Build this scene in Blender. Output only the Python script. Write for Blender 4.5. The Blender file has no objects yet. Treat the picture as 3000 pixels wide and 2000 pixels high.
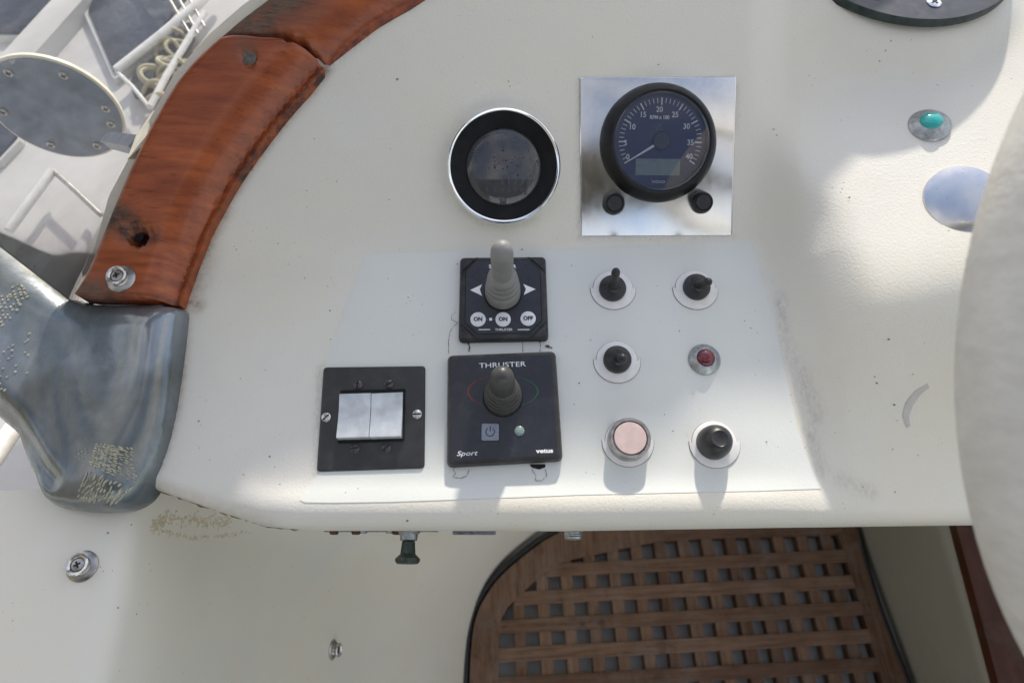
import bpy, bmesh, math, random
import numpy as np
from mathutils import Vector, Matrix
from mathutils.geometry import delaunay_2d_cdt
random.seed(7)
rng = np.random.default_rng(7)
SC = bpy.context.scene
COL = SC.collection
R_ = math.radians

# ------------------------------------------------------------------ camera
F = 1568.0                     # focal length in units of a 2352 px wide frame (24 mm on 36 mm)
PITCH = R_(63)
CAMH = 1.495
UPC = np.array([0, math.cos(PITCH), math.sin(PITCH)])
FWC = np.array([0, math.sin(PITCH), -math.cos(PITCH)])
def W(P):                      # camera axes -> world point
    P = np.asarray(P, float)
    return Vector((P[0], float(P @ FWC), CAMH + float(P @ UPC)))
def WD(P):
    return W(P) - W((0, 0, 0))
cam_d = bpy.data.cameras.new('camera'); cam = bpy.data.objects.new('camera', cam_d); COL.objects.link(cam)
cam_d.lens = 24; cam_d.sensor_width = 36; cam_d.clip_start = 0.01; cam_d.clip_end = 2000
cam.location = (0, 0, CAMH); cam.rotation_euler = (math.pi/2 - PITCH, 0, 0)
cam_d.dof.use_dof = True; cam_d.dof.focus_distance = 0.55; cam_d.dof.aperture_fstop = 7.1
SC.camera = cam

# frame of the flat lower console face: origin O, axes EX, EY, EN (camera axes)
TH = R_(19)
EX = np.array([1., 0, 0]); EY = np.array([0, math.cos(TH), -math.sin(TH)]); EN = np.array([0, math.sin(TH), math.cos(TH)])
def RAY(px, py): return np.array([(px-1176)/F, (784-py)/F, -1.0])
O = RAY(1155, 900)*0.531

# ------------------------------------------------------------------ light
l_tr = (-0.15*EX - 1.0*EY - 0.34*EN); l_tr /= np.linalg.norm(l_tr)
lw = WD(l_tr).normalized()
SUN_EL = math.asin(-lw.z); SUN_AZ = math.atan2(-lw.x, -lw.y)
CL = 1.1
wd = bpy.data.worlds.new("World"); SC.world = wd; wd.use_nodes = True
nt = wd.node_tree
sky = nt.nodes.new('ShaderNodeTexSky'); sky.sky_type = 'NISHITA'; sky.sun_disc = False
sky.sun_elevation = SUN_EL; sky.sun_rotation = SUN_AZ; sky.dust_density = 1.0; sky.air_density = 1.0
_tc = nt.nodes.new('ShaderNodeTexCoord'); _nz = nt.nodes.new('ShaderNodeTexNoise'); _nz.inputs['Scale'].default_value = 1.9; _nz.inputs['Detail'].default_value = 6; _nz.inputs['Roughness'].default_value = .55
_cr = nt.nodes.new('ShaderNodeValToRGB'); _cr.color_ramp.elements[0].position = .40; _cr.color_ramp.elements[1].position = .60
_cr.color_ramp.elements[0].color = (.10, .10, .10, 1); _cr.color_ramp.elements[1].color = (.74, .74, .74, 1)
_mp = nt.nodes.new('ShaderNodeMapping'); _mp.inputs['Location'].default_value = (CL, .3, 0); nt.links.new(_tc.outputs['Generated'], _mp.inputs[0])
_mx = nt.nodes.new('ShaderNodeMix'); _mx.data_type = 'RGBA'; _mx.inputs[7].default_value = (5.3, 4.9, 4.4, 1)      # broken white cloud
nt.links.new(_mp.outputs[0], _nz.inputs[0]); nt.links.new(_nz.outputs[0], _cr.inputs[0]); nt.links.new(_cr.outputs[0], _mx.inputs[0])
nt.links.new(sky.outputs[0], _mx.inputs[6]); nt.links.new(_mx.outputs[2], nt.nodes['Background'].inputs[0]); nt.nodes['Background'].inputs[1].default_value = 0.14
sd = bpy.data.lights.new('sun', 'SUN'); sun = bpy.data.objects.new('sun', sd); COL.objects.link(sun)
sd.energy = 2.3; sd.angle = R_(2.0); sd.color = (1.0, 0.93, 0.82)
sun.rotation_euler = lw.to_track_quat('-Z', 'Y').to_euler()
SC.view_settings.view_transform = 'Standard'; SC.view_settings.look = 'None'
SC.view_settings.exposure = 0.98; SC.view_settings.gamma = 1.0
SC.cycles.max_bounces = 10; SC.cycles.transparent_max_bounces = 12

# ------------------------------------------------------------------ materials
class NT:
    def __init__(s, name):
        s.m = bpy.data.materials.new(name); s.m.use_nodes = True; s.t = s.m.node_tree
        s.b = s.t.nodes['Principled BSDF']; s.out = s.t.nodes['Material Output']; s.tc = None
    def n(s, typ, **kw):
        x = s.t.nodes.new(typ)
        for k, v in kw.items(): setattr(x, k, v)
        return x
    def l(s, a, b): s.t.links.new(a, b)
    def co(s):
        if not s.tc: s.tc = s.n('ShaderNodeTexCoord')
        return s.tc.outputs['Object']
    def noise(s, scale, detail=4, rough=.55, stretch=None, rot=None):
        x = s.n('ShaderNodeTexNoise'); x.inputs['Scale'].default_value = scale
        x.inputs['Detail'].default_value = detail; x.inputs['Roughness'].default_value = rough
        if stretch or rot:
            mp = s.n('ShaderNodeMapping'); mp.inputs['Scale'].default_value = stretch or (1, 1, 1)
            if rot: mp.inputs['Rotation'].default_value = rot
            s.l(s.co(), mp.inputs[0]); s.l(mp.outputs[0], x.inputs[0])
        else: s.l(s.co(), x.inputs[0])
        return x.outputs['Fac']
    def ramp(s, fac, stops):
        r = s.n('ShaderNodeValToRGB'); e = r.color_ramp.elements
        while len(e) < len(stops): e.new(0.5)
        for i, (p, c) in enumerate(stops):
            e[i].position = p; e[i].color = (c, c, c, 1) if isinstance(c, (int, float)) else (*c, 1)
        s.l(fac, r.inputs[0]); return r.outputs[0]
    def mix(s, fac, a, b, mode='MIX'):
        x = s.n('ShaderNodeMix', data_type='RGBA', blend_type=mode)
        for i, v in ((0, fac), (6, a), (7, b)):
            if isinstance(v, (int, float)): x.inputs[i].default_value = v
            elif isinstance(v, tuple): x.inputs[i].default_value = (*v, 1)
            else: s.l(v, x.inputs[i])
        return x.outputs[2]
    def math(s, op, a, b=None):
        x = s.n('ShaderNodeMath', operation=op)
        for i, v in ((0, a), (1, b)):
            if v is None: continue
            if isinstance(v, (int, float)): x.inputs[i].default_value = v
            else: s.l(v, x.inputs[i])
        return x.outputs[0]
    def attr(s, name):
        x = s.n('ShaderNodeAttribute'); x.attribute_name = name; return x.outputs['Fac']
    def bump(s, h, strength=.3, dist=.0005):
        x = s.n('ShaderNodeBump'); x.inputs['Strength'].default_value = strength; x.inputs['Distance'].default_value = dist
        s.l(h, x.inputs['Height']); s.l(x.outputs[0], s.b.inputs['Normal'])
    def set(s, **kw):
        names = dict(col='Base Color', rough='Roughness', metal='Metallic', coat='Coat Weight', coatr='Coat Roughness',
                     trans='Transmission Weight', ior='IOR', spec='Specular IOR Level', aniso='Anisotropic', sss='Subsurface Weight')
        for k, v in kw.items():
            i = s.b.inputs[names[k]]
            if isinstance(v, tuple): i.default_value = (*v, 1)
            elif isinstance(v, (int, float)): i.default_value = v
            else: s.l(v, i)
        return s
MATS = {}
def mat(name, col, rough=.5, metal=0., mott=.12, ms=60., bump=0., bs=900., bd=.0003, dust=0., dustc=(.45, .42, .36), **kw):
    if name in MATS: return MATS[name]
    x = NT(name)
    nz = x.noise(ms, 5)
    lo = tuple(c*(1-mott) for c in col); hi = tuple(min(1, c*(1+mott)) for c in col)
    c = x.ramp(nz, [(.3, lo), (.7, hi)])
    if dust:
        d = x.ramp(x.noise(1500, 2, .8), [(.62, 0.0), (.74, dust)])
        d2 = x.math('MAXIMUM', d, x.ramp(x.noise(90, 4), [(.5, 0.0), (.8, dust*.5)]))
        c = x.mix(d2, c, dustc)
    r = x.ramp(x.noise(ms*2.3, 4), [(.3, max(0., rough-.08)), (.7, min(1., rough+.1))])
    x.set(col=c, rough=r, metal=metal, **kw)
    if bump: x.bump(x.noise(bs, 3), bump, bd)
    MATS[name] = x.m; return x.m

def gelcoat(name, col, peel=.35, grime=True, rough=.42, scale=430, stain=(.20, .13, .07)):
    x = NT(name)
    c = x.ramp(x.noise(7, 4), [(.3, tuple(v*.95 for v in col)), (.7, tuple(min(1, v*1.03) for v in col))])
    if grime: c = x.mix(x.ramp(x.noise(4.5, 5, .6), [(.42, 0.0), (.68, .8)]), c, (col[0]*1.0, col[1]*.965, col[2]*.87))
    # dirt specks
    vo = x.n('ShaderNodeTexVoronoi'); vo.inputs['Scale'].default_value = 70; x.l(x.co(), vo.inputs[0])
    sp = x.math('LESS_THAN', vo.outputs['Distance'], x.ramp(x.noise(23, 2), [(.45, 0.0), (.75, .085)]))
    c = x.mix(x.math('MULTIPLY', sp, .7), c, (.12, .10, .08))
    vo2 = x.n('ShaderNodeTexVoronoi'); vo2.inputs['Scale'].default_value = 190; x.l(x.co(), vo2.inputs[0])
    sp2 = x.math('LESS_THAN', vo2.outputs['Distance'], x.ramp(x.noise(37, 3, .7), [(.5, 0.0), (.7, .16)]))
    c = x.mix(x.math('MULTIPLY', sp2, .55), c, (.16, .14, .11))
    sm = x.ramp(x.noise(14, 6, .7), [(.52, 0.0), (.85, .18)])
    c = x.mix(sm, c, tuple(v*.82 for v in (col[0], col[1]*.97, col[2]*.9)))
    if grime:
        g = x.attr('grime')
        br = x.ramp(x.noise(160, 7, .78), [(.32, 0.0), (.62, 1.0)])
        gg = x.math('MULTIPLY', g, x.math('ADD', .35, x.math('MULTIPLY', br, .65)))
        c = x.mix(gg, c, stain)
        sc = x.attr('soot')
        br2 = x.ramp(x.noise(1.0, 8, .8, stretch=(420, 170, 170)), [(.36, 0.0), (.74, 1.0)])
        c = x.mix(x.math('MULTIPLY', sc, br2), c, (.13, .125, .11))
    x.set(col=c, rough=x.ramp(x.noise(40, 4), [(.3, rough-.06), (.7, rough+.1)]), spec=.45)
    h = x.math('ADD', x.noise(scale, 2, .5), x.math('MULTIPLY', x.noise(scale*2.6, 2), .4))
    x.bump(h, peel, .0012)
    return x.m
M_con = gelcoat('console gelcoat', (.73, .708, .65), peel=.22, scale=520)
M_patch = gelcoat('patch paint', (.70, .712, .675), peel=.07, grime=False, rough=.38)
M_wall = gelcoat('coaming gelcoat', (.74, .70, .61), peel=.05, rough=.38)
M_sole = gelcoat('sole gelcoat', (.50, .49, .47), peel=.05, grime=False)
M_lock = gelcoat('locker gelcoat', (.29, .275, .22), peel=.06, grime=False, rough=.35)  # olive darkened: the locker's deep shade is put into this base colour

def wood(name, c1, c2, cdark, gray, rough, coat, scale=(10, 120, 120), rot=(0, 0, 0)):
    x = NT(name)
    g1 = x.noise(1.0, 6, .6, stretch=scale, rot=rot)
    g2 = x.noise(1.0, 5, .7, stretch=tuple(v*3.2 for v in scale), rot=rot)
    c = x.ramp(g1, [(.28, c1), (.72, c2)])
    pore = x.ramp(g2, [(.30, 1.0), (.42, 0.0)])
    c = x.mix(x.math('MULTIPLY', pore, .55 if coat else .8), c, cdark)
    blot = x.ramp(x.noise(22, 4, .6), [(.4, .0), (.8, .35)])
    c = x.mix(blot, c, tuple(a*.55 for a in c1))
    pi = x.n('ShaderNodeObjectInfo')
    c = x.mix(1.0, c, x.ramp(pi.outputs['Random'], [(0., (.60, .56, .55)), (.5, (.9, .88, .86)), (1., (1., 1., 1.))]), 'MULTIPLY') if not coat else c
    if not coat:
        c = x.mix(x.ramp(x.noise(16, 6, .7), [(.48, 0.0), (.74, .55)]), c, gray)
        c = x.mix(x.ramp(x.noise(11, 5, .7), [(.60, 0.0), (.74, .7)]), c, cdark)
    w = x.math('MULTIPLY', x.attr('weather'), x.ramp(x.noise(130, 5, .7), [(.25, .35), (.6, 1.0)]))
    c = x.mix(w, c, x.ramp(g2, [(.3, tuple(v*.35 for v in gray)), (.7, gray)]))
    d = x.math('MULTIPLY', x.attr('stain'), x.ramp(x.noise(90, 5, .75), [(.40, 0.0), (.58, 1.0)]))
    c = x.mix(d, c, (.022, .012, .012))
    x.set(col=c, rough=x.math('ADD', rough, x.math('MULTIPLY', w, .45)), spec=.4 if coat else .2)
    if coat:
        cw = x.math('MULTIPLY', x.math('SUBTRACT', 1.0, w), coat); x.set(coat=cw, coatr=.12)
    x.bump(x.math('ADD', x.math('MULTIPLY', g2, .5), x.math('MULTIPLY', x.noise(300, 3), .4)), .22 if coat else .5, .0012)
    return x.m
M_teak = wood('varnished teak', (.21, .040, .010), (.45, .112, .030), (.035, .010, .006), (.17, .13, .10), .36, .25, (18, 150, 60), (0, 0, R_(3)))
M_grate = wood('bare teak', (.145, .080, .048), (.31, .195, .130), (.035, .022, .016), (.22, .18, .15), .7, 0, (9, 150, 150))
M_grate2 = wood('bare teak across', (.145, .080, .048), (.31, .195, .130), (.035, .022, .016), (.22, .18, .15), .7, 0, (150, 9, 150))
M_trim = wood('brown trim', (.075, .024, .011), (.115, .040, .020), (.02, .01, .006), (.1, .08, .06), .4, 0, (90, 8, 90))

M_black = mat('black plastic', (.016, .016, .019), .42, mott=.2, bump=.12, dust=.16)
M_blackm = mat('matt black', (.012, .012, .013), .75, mott=.2, dust=.10, dustc=(.1, .1, .1), spec=.2)
M_rubber = mat('black rubber', (.018, .018, .020), .38, mott=.2, dust=.10)
M_bezel = mat('bezel black', (.009, .009, .010), .42, mott=.15, dust=.05, dustc=(.15, .15, .15), spec=.3)
M_plate = mat('switch plate black', (.030, .029, .029), .40, mott=.22, ms=45, dust=.30, dustc=(.16, .14, .13), bump=.1)
M_face = mat('panel face', (.016, .018, .026), .30, mott=.12, dust=.10, dustc=(.25, .25, .28))
M_grey = mat('grey rubber', (.23, .225, .215), .48, mott=.14, dust=.22, dustc=(.35, .33, .30))
M_greyd = mat('dark grey rubber', (.062, .060, .056), .40, mott=.14, dust=.2, dustc=(.2, .19, .17))
M_white = mat('white print', (.86, .87, .88), .5, mott=.06, ms=300)
M_label = mat('white washer', (.78, .77, .76), .42, mott=.05, ms=120, dust=.25, dustc=(.55, .46, .30))
M_teal = mat('faint teal print', (.10, .24, .22), .5)
M_dimpr = mat('dim print', (.12, .13, .17), .5)
M_red = mat('red print', (.20, .030, .022), .5)
M_green = mat('green print', (.012, .10, .060), .5)
M_chrome = mat('chrome', (.86, .87, .89), .07, 1., mott=.03)
M_steel = mat('steel', (.62, .60, .57), .26, 1., mott=.2, ms=200, bump=.15)
M_steeld = mat('dull steel', (.40, .38, .36), .33, 1., mott=.3, ms=150, bump=.2)
M_zinc = mat('zinc', (.40, .42, .43), .42, 1., mott=.3, ms=260, bump=.5, bs=1400, dust=.35, dustc=(.5, .5, .48))
M_rust = mat('rusty screw', (.11, .038, .022), .75, mott=.5, ms=500, bump=.6)
M_verd = mat('verdigris metal', (.045, .060, .050), .5, .5, mott=.5, ms=300, bump=.6, dust=.5, dustc=(.42, .42, .33))
M_rock = mat('translucent white rocker', (.50, .53, .565), .22, mott=.22, ms=70, dust=.15, dustc=(.8, .8, .8), sss=.0, coat=.3)
M_pink = mat('faded pink cap', (.60, .46, .43), .42, mott=.10, ms=120, bump=.25, dust=.2, dustc=(.4, .33, .32))
M_redl = mat('red lens', (.13, .006, .014), .12, mott=.3, coat=.6)
M_tealg = mat('turquoise lens', (.02, .36, .345), .20, mott=.1, coat=.3)
M_led = mat('led lens', (.22, .30, .28), .2, mott=.2, ms=400)
M_pbtn = mat('grey key', (.22, .25, .31), .3, mott=.12)
M_lcd = mat('display', (.20, .27, .27), .25, mott=.05)
M_dial = mat('dial blue black', (.010, .013, .030), .35, mott=.2)
M_dark = mat('dark gap', (.006, .006, .006), .8)
M_crack = mat('crack', (.11, .085, .06), .9)
M_wheel = NT('cream leather')
_c = M_wheel.ramp(M_wheel.noise(60, 5, .65, stretch=(1, 2.2, 1)), [(.3, (.57, .545, .50)), (.72, (.68, .66, .615))])
M_wheel.set(col=_c, rough=.6); M_wheel.bump(M_wheel.noise(300, 4, .6), .35, .0012); M_wheel = M_wheel.m
M_white_rail = mat('white gloss rail', (.66, .65, .64), .3)
M_deck = mat('deck gelcoat', (.56, .545, .535), .45, mott=.06, ms=20, bump=.2, bs=300, bd=.001)
M_win = mat('smoked window', (.030, .036, .060), .35, mott=.5, ms=120, dust=.55, dustc=(.16, .17, .20))
M_rope = mat('old rope', (.42, .38, .27), .8, mott=.2)
M_disc = mat('dull disc', (.16, .19, .25), .38, .55, mott=.35, ms=40, dust=.25, dustc=(.35, .36, .38))
M_cream = mat('cream edge', (.74, .70, .58), .5)
M_seal = mat('old sealant', (.21, .145, .09), .85, mott=.5, ms=300, bump=.8)
M_glue = mat('yellowed glue', (.44, .42, .31), .6, mott=.25, ms=500)
M_ring = mat('compass ring', (.030, .034, .046), .34, mott=.25, ms=70, dust=.2, dustc=(.12, .15, .16))
M_ringe = mat('ring edge', (.020, .034, .033), .5, mott=.6, ms=120, bump=.4, dust=.3, dustc=(.05, .11, .10))
M_wood_chip = mat('wood chip', (.35, .20, .10), .8)

x = NT('brushed stainless')
nz = x.noise(1.0, 5, .7, stretch=(260, 22, 22), rot=(0, 0, R_(52)))
nz2 = x.noise(26, 5, .7)
x.set(col=x.ramp(nz2, [(.3, (.60, .60, .60)), (.7, (.74, .74, .73))]), metal=1.0,
      rough=x.math('ADD', x.math('MULTIPLY', nz, .10), x.ramp(nz2, [(.3, .08), (.75, .22)])))
x.bump(nz, .05, .0003); M_stain = x.m
x = NT('pitted stainless disc')
pit = x.ramp(x.noise(420, 3, .7), [(.64, 0.0), (.72, 1.0)])
x.set(col=x.mix(x.math('MULTIPLY', pit, .5), (.60, .60, .61), (.14, .12, .10)), metal=1.0, rough=x.ramp(x.noise(60, 4), [(.3, .10), (.7, .26)])); M_disc2 = x.m

# weathered grey cap: shiny blue grey, its reflections painted in as green brown mottling
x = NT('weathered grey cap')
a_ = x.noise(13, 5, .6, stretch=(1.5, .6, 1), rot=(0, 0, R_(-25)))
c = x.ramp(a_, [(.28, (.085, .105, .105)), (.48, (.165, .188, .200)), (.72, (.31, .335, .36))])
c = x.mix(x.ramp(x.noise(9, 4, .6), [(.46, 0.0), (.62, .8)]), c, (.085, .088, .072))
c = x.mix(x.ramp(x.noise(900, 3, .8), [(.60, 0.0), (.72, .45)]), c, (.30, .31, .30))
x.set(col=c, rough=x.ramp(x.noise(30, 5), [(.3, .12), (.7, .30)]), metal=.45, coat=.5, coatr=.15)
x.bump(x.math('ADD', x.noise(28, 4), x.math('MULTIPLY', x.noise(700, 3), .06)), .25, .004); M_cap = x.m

def glass(name, tint, extra=0.0, rough=.02, haze=0.0):
    x = NT(name); t = x.t
    tr = x.n('ShaderNodeBsdfTransparent'); tr.inputs[0].default_value = (*tint, 1)
    gl = x.n('ShaderNodeBsdfGlossy'); gl.inputs['Roughness'].default_value = rough
    fr = x.n('ShaderNodeFresnel'); fr.inputs[0].default_value = 1.49
    mx = x.n('ShaderNodeMixShader'); x.l(x.math('ADD', fr.outputs[0], extra), mx.inputs[0])
    x.l(tr.outputs[0], mx.inputs[1]); x.l(gl.outputs[0], mx.inputs[2]); o = mx.outputs[0]
    if haze:
        df = x.n('ShaderNodeBsdfDiffuse'); df.inputs[0].default_value = (.75, .74, .72, 1)
        m2 = x.n('ShaderNodeMixShader')
        hz = x.math('ADD', haze*.5, x.ramp(x.noise(9, 6, .75, stretch=(1, 1, 3)), [(.4, 0.0), (.8, haze)]))
        x.l(hz, m2.inputs[0]); x.l(o, m2.inputs[1]); x.l(df.outputs[0], m2.inputs[2]); o = m2.outputs[0]
    x.l(o, x.out.inputs[0]); return x.m
M_pane = glass('clear acrylic', (.96, .96, .955), 0.0, .02, .10)
M_glass = glass('gauge glass', (.97, .97, .98), .0, .02, .0)
M_lens = glass('gauge lens', (.66, .68, .76), .03, .05, .09)
M_drop = glass('water drop', (.18, .19, .22), .05, .05)

# ------------------------------------------------------------------ object helpers
def tag(o, label=None, cat=None, group=None, kind=None):
    if label: o['label'] = label
    if cat: o['category'] = cat
    if group: o['group'] = group
    if kind: o['kind'] = kind
    return o
def empty(name, mx, label, cat, group=None):
    o = bpy.data.objects.new(name, None); COL.objects.link(o); o.empty_display_size = .01
    o.matrix_world = mx; return tag(o, label, cat, group)
def finish(me, m, ang=40):
    if isinstance(m, (list, tuple)):
        for q in m: me.materials.append(q)
    else: me.materials.append(m)
    me.polygons.foreach_set('use_smooth', [True]*len(me.polygons))
    me.set_sharp_from_angle(angle=R_(ang)); me.update()
def obj(name, bm, m, parent=None, ang=40, mx=None, label=None):
    me = bpy.data.meshes.new(name)
    bmesh.ops.recalc_face_normals(bm, faces=bm.faces[:])
    bm.to_mesh(me); bm.free(); finish(me, m, ang)
    o = bpy.data.objects.new(name, me); COL.objects.link(o)
    if parent: o.parent = parent
    if mx is not None: o.matrix_world = mx
    if label: o['label'] = label
    return o
def raw(name, verts, faces, m, parent=None, origin=None, attrs=None, ang=60):
    v = np.asarray(verts, float)
    if origin is None: origin = v.mean(0) if parent is None else np.zeros(3)
    origin = np.asarray(origin, float)
    me = bpy.data.meshes.new(name); me.from_pydata((v-origin).tolist(), [], [list(map(int, f)) for f in faces])
    for k, a in (attrs or {}).items():
        at = me.attributes.new(k, 'FLOAT', 'POINT'); at.data.foreach_set('value', np.asarray(a, np.float32))
    finish(me, m, ang)
    o = bpy.data.objects.new(name, me); COL.objects.link(o); o.location = origin
    if parent:
        adopt(o, parent)
    return o
def adopt(o, p):
    bpy.context.view_layer.update(); o.parent = p; o.matrix_parent_inverse = p.matrix_world.inverted()
def BM(): return bmesh.new()
def loft(bm, rings, cap0=True, cap1=True):
    R = [[bm.verts.new(p) for p in r] for r in rings]; n = len(R[0])
    for a, b in zip(R[:-1], R[1:]):
        for i in range(n):
            bm.faces.new((a[i], a[(i+1) % n], b[(i+1) % n], b[i]))
    if cap0: bm.faces.new(R[0][::-1])
    if cap1: bm.faces.new(R[-1])
    return bm
def circ(r, z, n=40, c=(0, 0)): return [(c[0]+r*math.cos(2*math.pi*i/n), c[1]+r*math.sin(2*math.pi*i/n), z) for i in range(n)]
def lathe(prof, n=40, c=(0, 0), bm=None, cap0=True, cap1=True, lean=(0, 0)):
    bm = bm or BM()
    return loft(bm, [circ(max(r, 1e-5), z, n, (c[0]+lean[0]*z, c[1]+lean[1]*z)) for r, z in prof], cap0, cap1)
def rpoly(cs, r, n=5):
    out = []; k = len(cs)
    for i in range(k):
        p = np.array(cs[i][:2]); a = np.array(cs[i-1][:2])-p; b = np.array(cs[(i+1) % k][:2])-p
        a /= np.linalg.norm(a); b /= np.linalg.norm(b)
        half = math.acos(np.clip(a@b, -1, 1))/2; t = r/math.tan(half)
        p0 = p+a*t; p1 = p+b*t
        for j in range(n+1):
            u = j/n; out.append(tuple((1-u)**2*p0 + 2*u*(1-u)*p + u*u*p1))
    return out
def scl(poly, d):
    P = np.array(poly); c = P.mean(0); h = np.abs(P-c).max(0)
    return [tuple(c+(p-c)*(1-d/h)) for p in P]
def slab(poly, prof, bm=None):          # prof: list of (inset, z)
    bm = bm or BM()
    return loft(bm, [[(x, y, z) for x, y in scl(poly, d)] for d, z in prof])
def rect(w, h, c=(0, 0)): return [(c[0]-w/2, c[1]-h/2), (c[0]+w/2, c[1]-h/2), (c[0]+w/2, c[1]+h/2), (c[0]-w/2, c[1]+h/2)]
def tube(pts, r, n=8, bm=None):
    bm = bm or BM(); P = [Vector(p) for p in pts]; rings = []
    for i, p in enumerate(P):
        t = (P[min(i+1, len(P)-1)]-P[max(i-1, 0)]).normalized()
        s = t.orthogonal().normalized() if i == 0 else (s-t*s.dot(t)).normalized()
        q = t.cross(s); rr = r[i] if isinstance(r, (list, tuple)) else r
        rings.append([p+(s*math.cos(2*math.pi*k/n)+q*math.sin(2*math.pi*k/n))*rr for k in range(n)])
    return loft(bm, rings)
def text(name, body, px, py, mx, z, h, m, parent, shear=0., wide=1., bold=0., rot=0., sp=1.):
    cu = bpy.data.curves.new(name, 'FONT'); cu.body = body; cu.size = h/.729*1.0
    cu.align_x = 'CENTER'; cu.align_y = 'CENTER'; cu.shear = shear; cu.offset = bold; cu.extrude = .00006; cu.resolution_u = 3; cu.space_character = sp
    o = bpy.data.objects.new(name, cu); COL.objects.link(o)
    dg = bpy.context.evaluated_depsgraph_get(); me = bpy.data.meshes.new_from_object(o.evaluated_get(dg))
    bpy.data.objects.remove(o); bpy.data.curves.remove(cu)
    ly = loc(px, py, mx, z)
    me.transform(Matrix.Translation((ly[0], ly[1], z)) @ Matrix.Rotation(rot, 4, 'Z') @ Matrix.Diagonal((wide, 1, 1, 1)))
    me.materials.clear(); me.materials.append(m)
    o = bpy.data.objects.new(name, me); COL.objects.link(o); o.parent = parent; return o
def flat(poly, z, t=.00012, bm=None):
    bm = bm or BM(); return loft(bm, [[(x, y, z-t) for x, y in poly], [(x, y, z) for x, y in poly]])

# ------------------------------------------------------------------ console surface
def ab_plane(px, py, off=0.0):
    r = RAY(px, py); t = (O @ EN + off)/(r @ EN); P = r*t - O
    return np.array([P @ EX, P @ EY])
def Lp(a, b, h): return O + a*EX + b*EY + h*EN
def Lw(a, b, h): return W(Lp(a, b, h))
def sp(x, k): return k*np.logaddexp(0, np.asarray(x)/k)
def smax(a, b, k): return b + sp(a-b, k)
def smin(a, b, k): return -smax(-np.asarray(a), -np.asarray(b), k)
def sstep(x, e0, e1):
    t = np.clip((x-e0)/(e1-e0), 0, 1); return t*t*(3-2*t)
_h1 = ab_plane(1060, 578); _h2 = ab_plane(1710, 557)
EDGE_PX = [(-200, 1085), (250, 1085), (315, 1108), (345, 1119), (430, 1149), (520, 1180), (612, 1209), (680, 1215), (740, 1217), (1300, 1218), (1800, 1210), (2250, 1204), (2900, 1198)]
_E = np.array([ab_plane(px, py, -.013) for px, py in EDGE_PX])
def bE(a): return np.interp(a, _E[:, 0], _E[:, 1])
# raised block on the right: planes
TU = R_(27)
def U0(a, b):
    bh = _h1[1] + (a-_h1[0])*(_h2[1]-_h1[1])/(_h2[0]-_h1[0])
    u = math.tan(TU)*sp(b-bh, .006)
    c = .182 - .108*sstep(a, .29, .39) + .07*sstep(-a, .02, .20)
    return smin(u, c + .10*(b-.45), .006)
nR = np.array([-.13, .40, .905])
 
def _march(px, py, hf, off=0.0):
    r = RAY(px, py); lo, hi = .2, 1.2
    def G(t):
        P = r*t-O; return P @ EN - off - float(hf(P @ EX, P @ EY))
    ts = np.linspace(lo, hi, 120); g0 = G(ts[0])
    for t0, t1 in zip(ts[:-1], ts[1:]):
        if G(t1) <= 0:
            lo, hi = t0, t1; break
    for _ in range(40):
        m = (lo+hi)/2
        if G(m) > 0: lo = m
        else: hi = m
    P = r*lo-O; return P @ EX, P @ EY, r*lo
_P0 = _march(1795, 290, U0)[2]
# R as height over L: solve n.(O+aEX+bEY+hEN - P0)=0
def Rh(a, b): return ((nR @ (_P0-O)) - a*(nR @ EX) - b*(nR @ EY))/(nR @ EN)
_av = [ab_plane(1890, 1120), np.array([.214, .1]), np.array([.210, .35])]
def av(b): return np.interp(b, [_av[0][1], .1, .35], [_av[0][0], .212, .205])
bF = ab_plane(2000, 1010)[1]
# pod under the compass (horizontal circular top)
_pc = W(RAY(2062, -116)*.583)      # ring centre on the pod
_d = np.array([(Vector(_pc)-W(Lp(0, 0, 0))).dot(WD(e)) for e in (EX, EY, EN)])
UPL = np.array([UPC @ EX, UPC @ EY, UPC @ EN])
def pod(a, b):
    r = np.sqrt((a-_d[0])**2+(b-_d[1])**2)
    top = _d[2] - .006 - (b-_d[1])*UPL[1]/UPL[2]
    return top - 1.9*sp(r-.102, .008)
def hC(a, b):
    a = np.asarray(a, float); b = np.asarray(b, float)
    u = U0(a, b)
    m = u + math.tan(R_(52))*sp(a-av(b), .008)
    f = u + math.tan(R_(36))*sp(b-bF, .016)
    k = smin(smin(m, smax(Rh(a, b), u-.012, .006), .008), f, .010)
    w = sstep(a, av(b)-.012, av(b)+.03)
    h = u + w*(k-u)
    h = smax(h, pod(a, b), .010)
    d = np.clip(b-bE(a), 0, 1)
    fade = 1-sstep(a, .17, .30); fl = sstep(a, -.24, -.16)
    h = h + .0042*fade*fl*np.exp(-((d-.018)/.0125)**2)
    r = .012
    return h - np.where(d < r, r-np.sqrt(np.maximum(r*r-(r-np.minimum(d, r))**2, 0)), 0)
def surf(px, py, off=0.0):
    a, b, P = _march(px, py, hC, off)
    e = .0025
    ga = (hC(a+e, b)-hC(a-e, b))/(2*e); gb = (hC(a, b+e)-hC(a, b-e))/(2*e)
    n = EN - ga*EX - gb*EY; n = n/np.linalg.norm(n)
    return a, b, P, n
def frame(P, n, rot=0., yref=None):
    y = EY if yref is None else np.asarray(yref, float)
    y = y - n*(y @ n); y /= np.linalg.norm(y); xx = np.cross(y, n)
    M = Matrix.Identity(4)
    for j, v in enumerate((xx, y, n)):
        w = WD(v)
        for i in range(3): M[i][j] = w[i]
    M.translation = W(P)
    return M @ Matrix.Rotation(rot, 4, 'Z')
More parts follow.
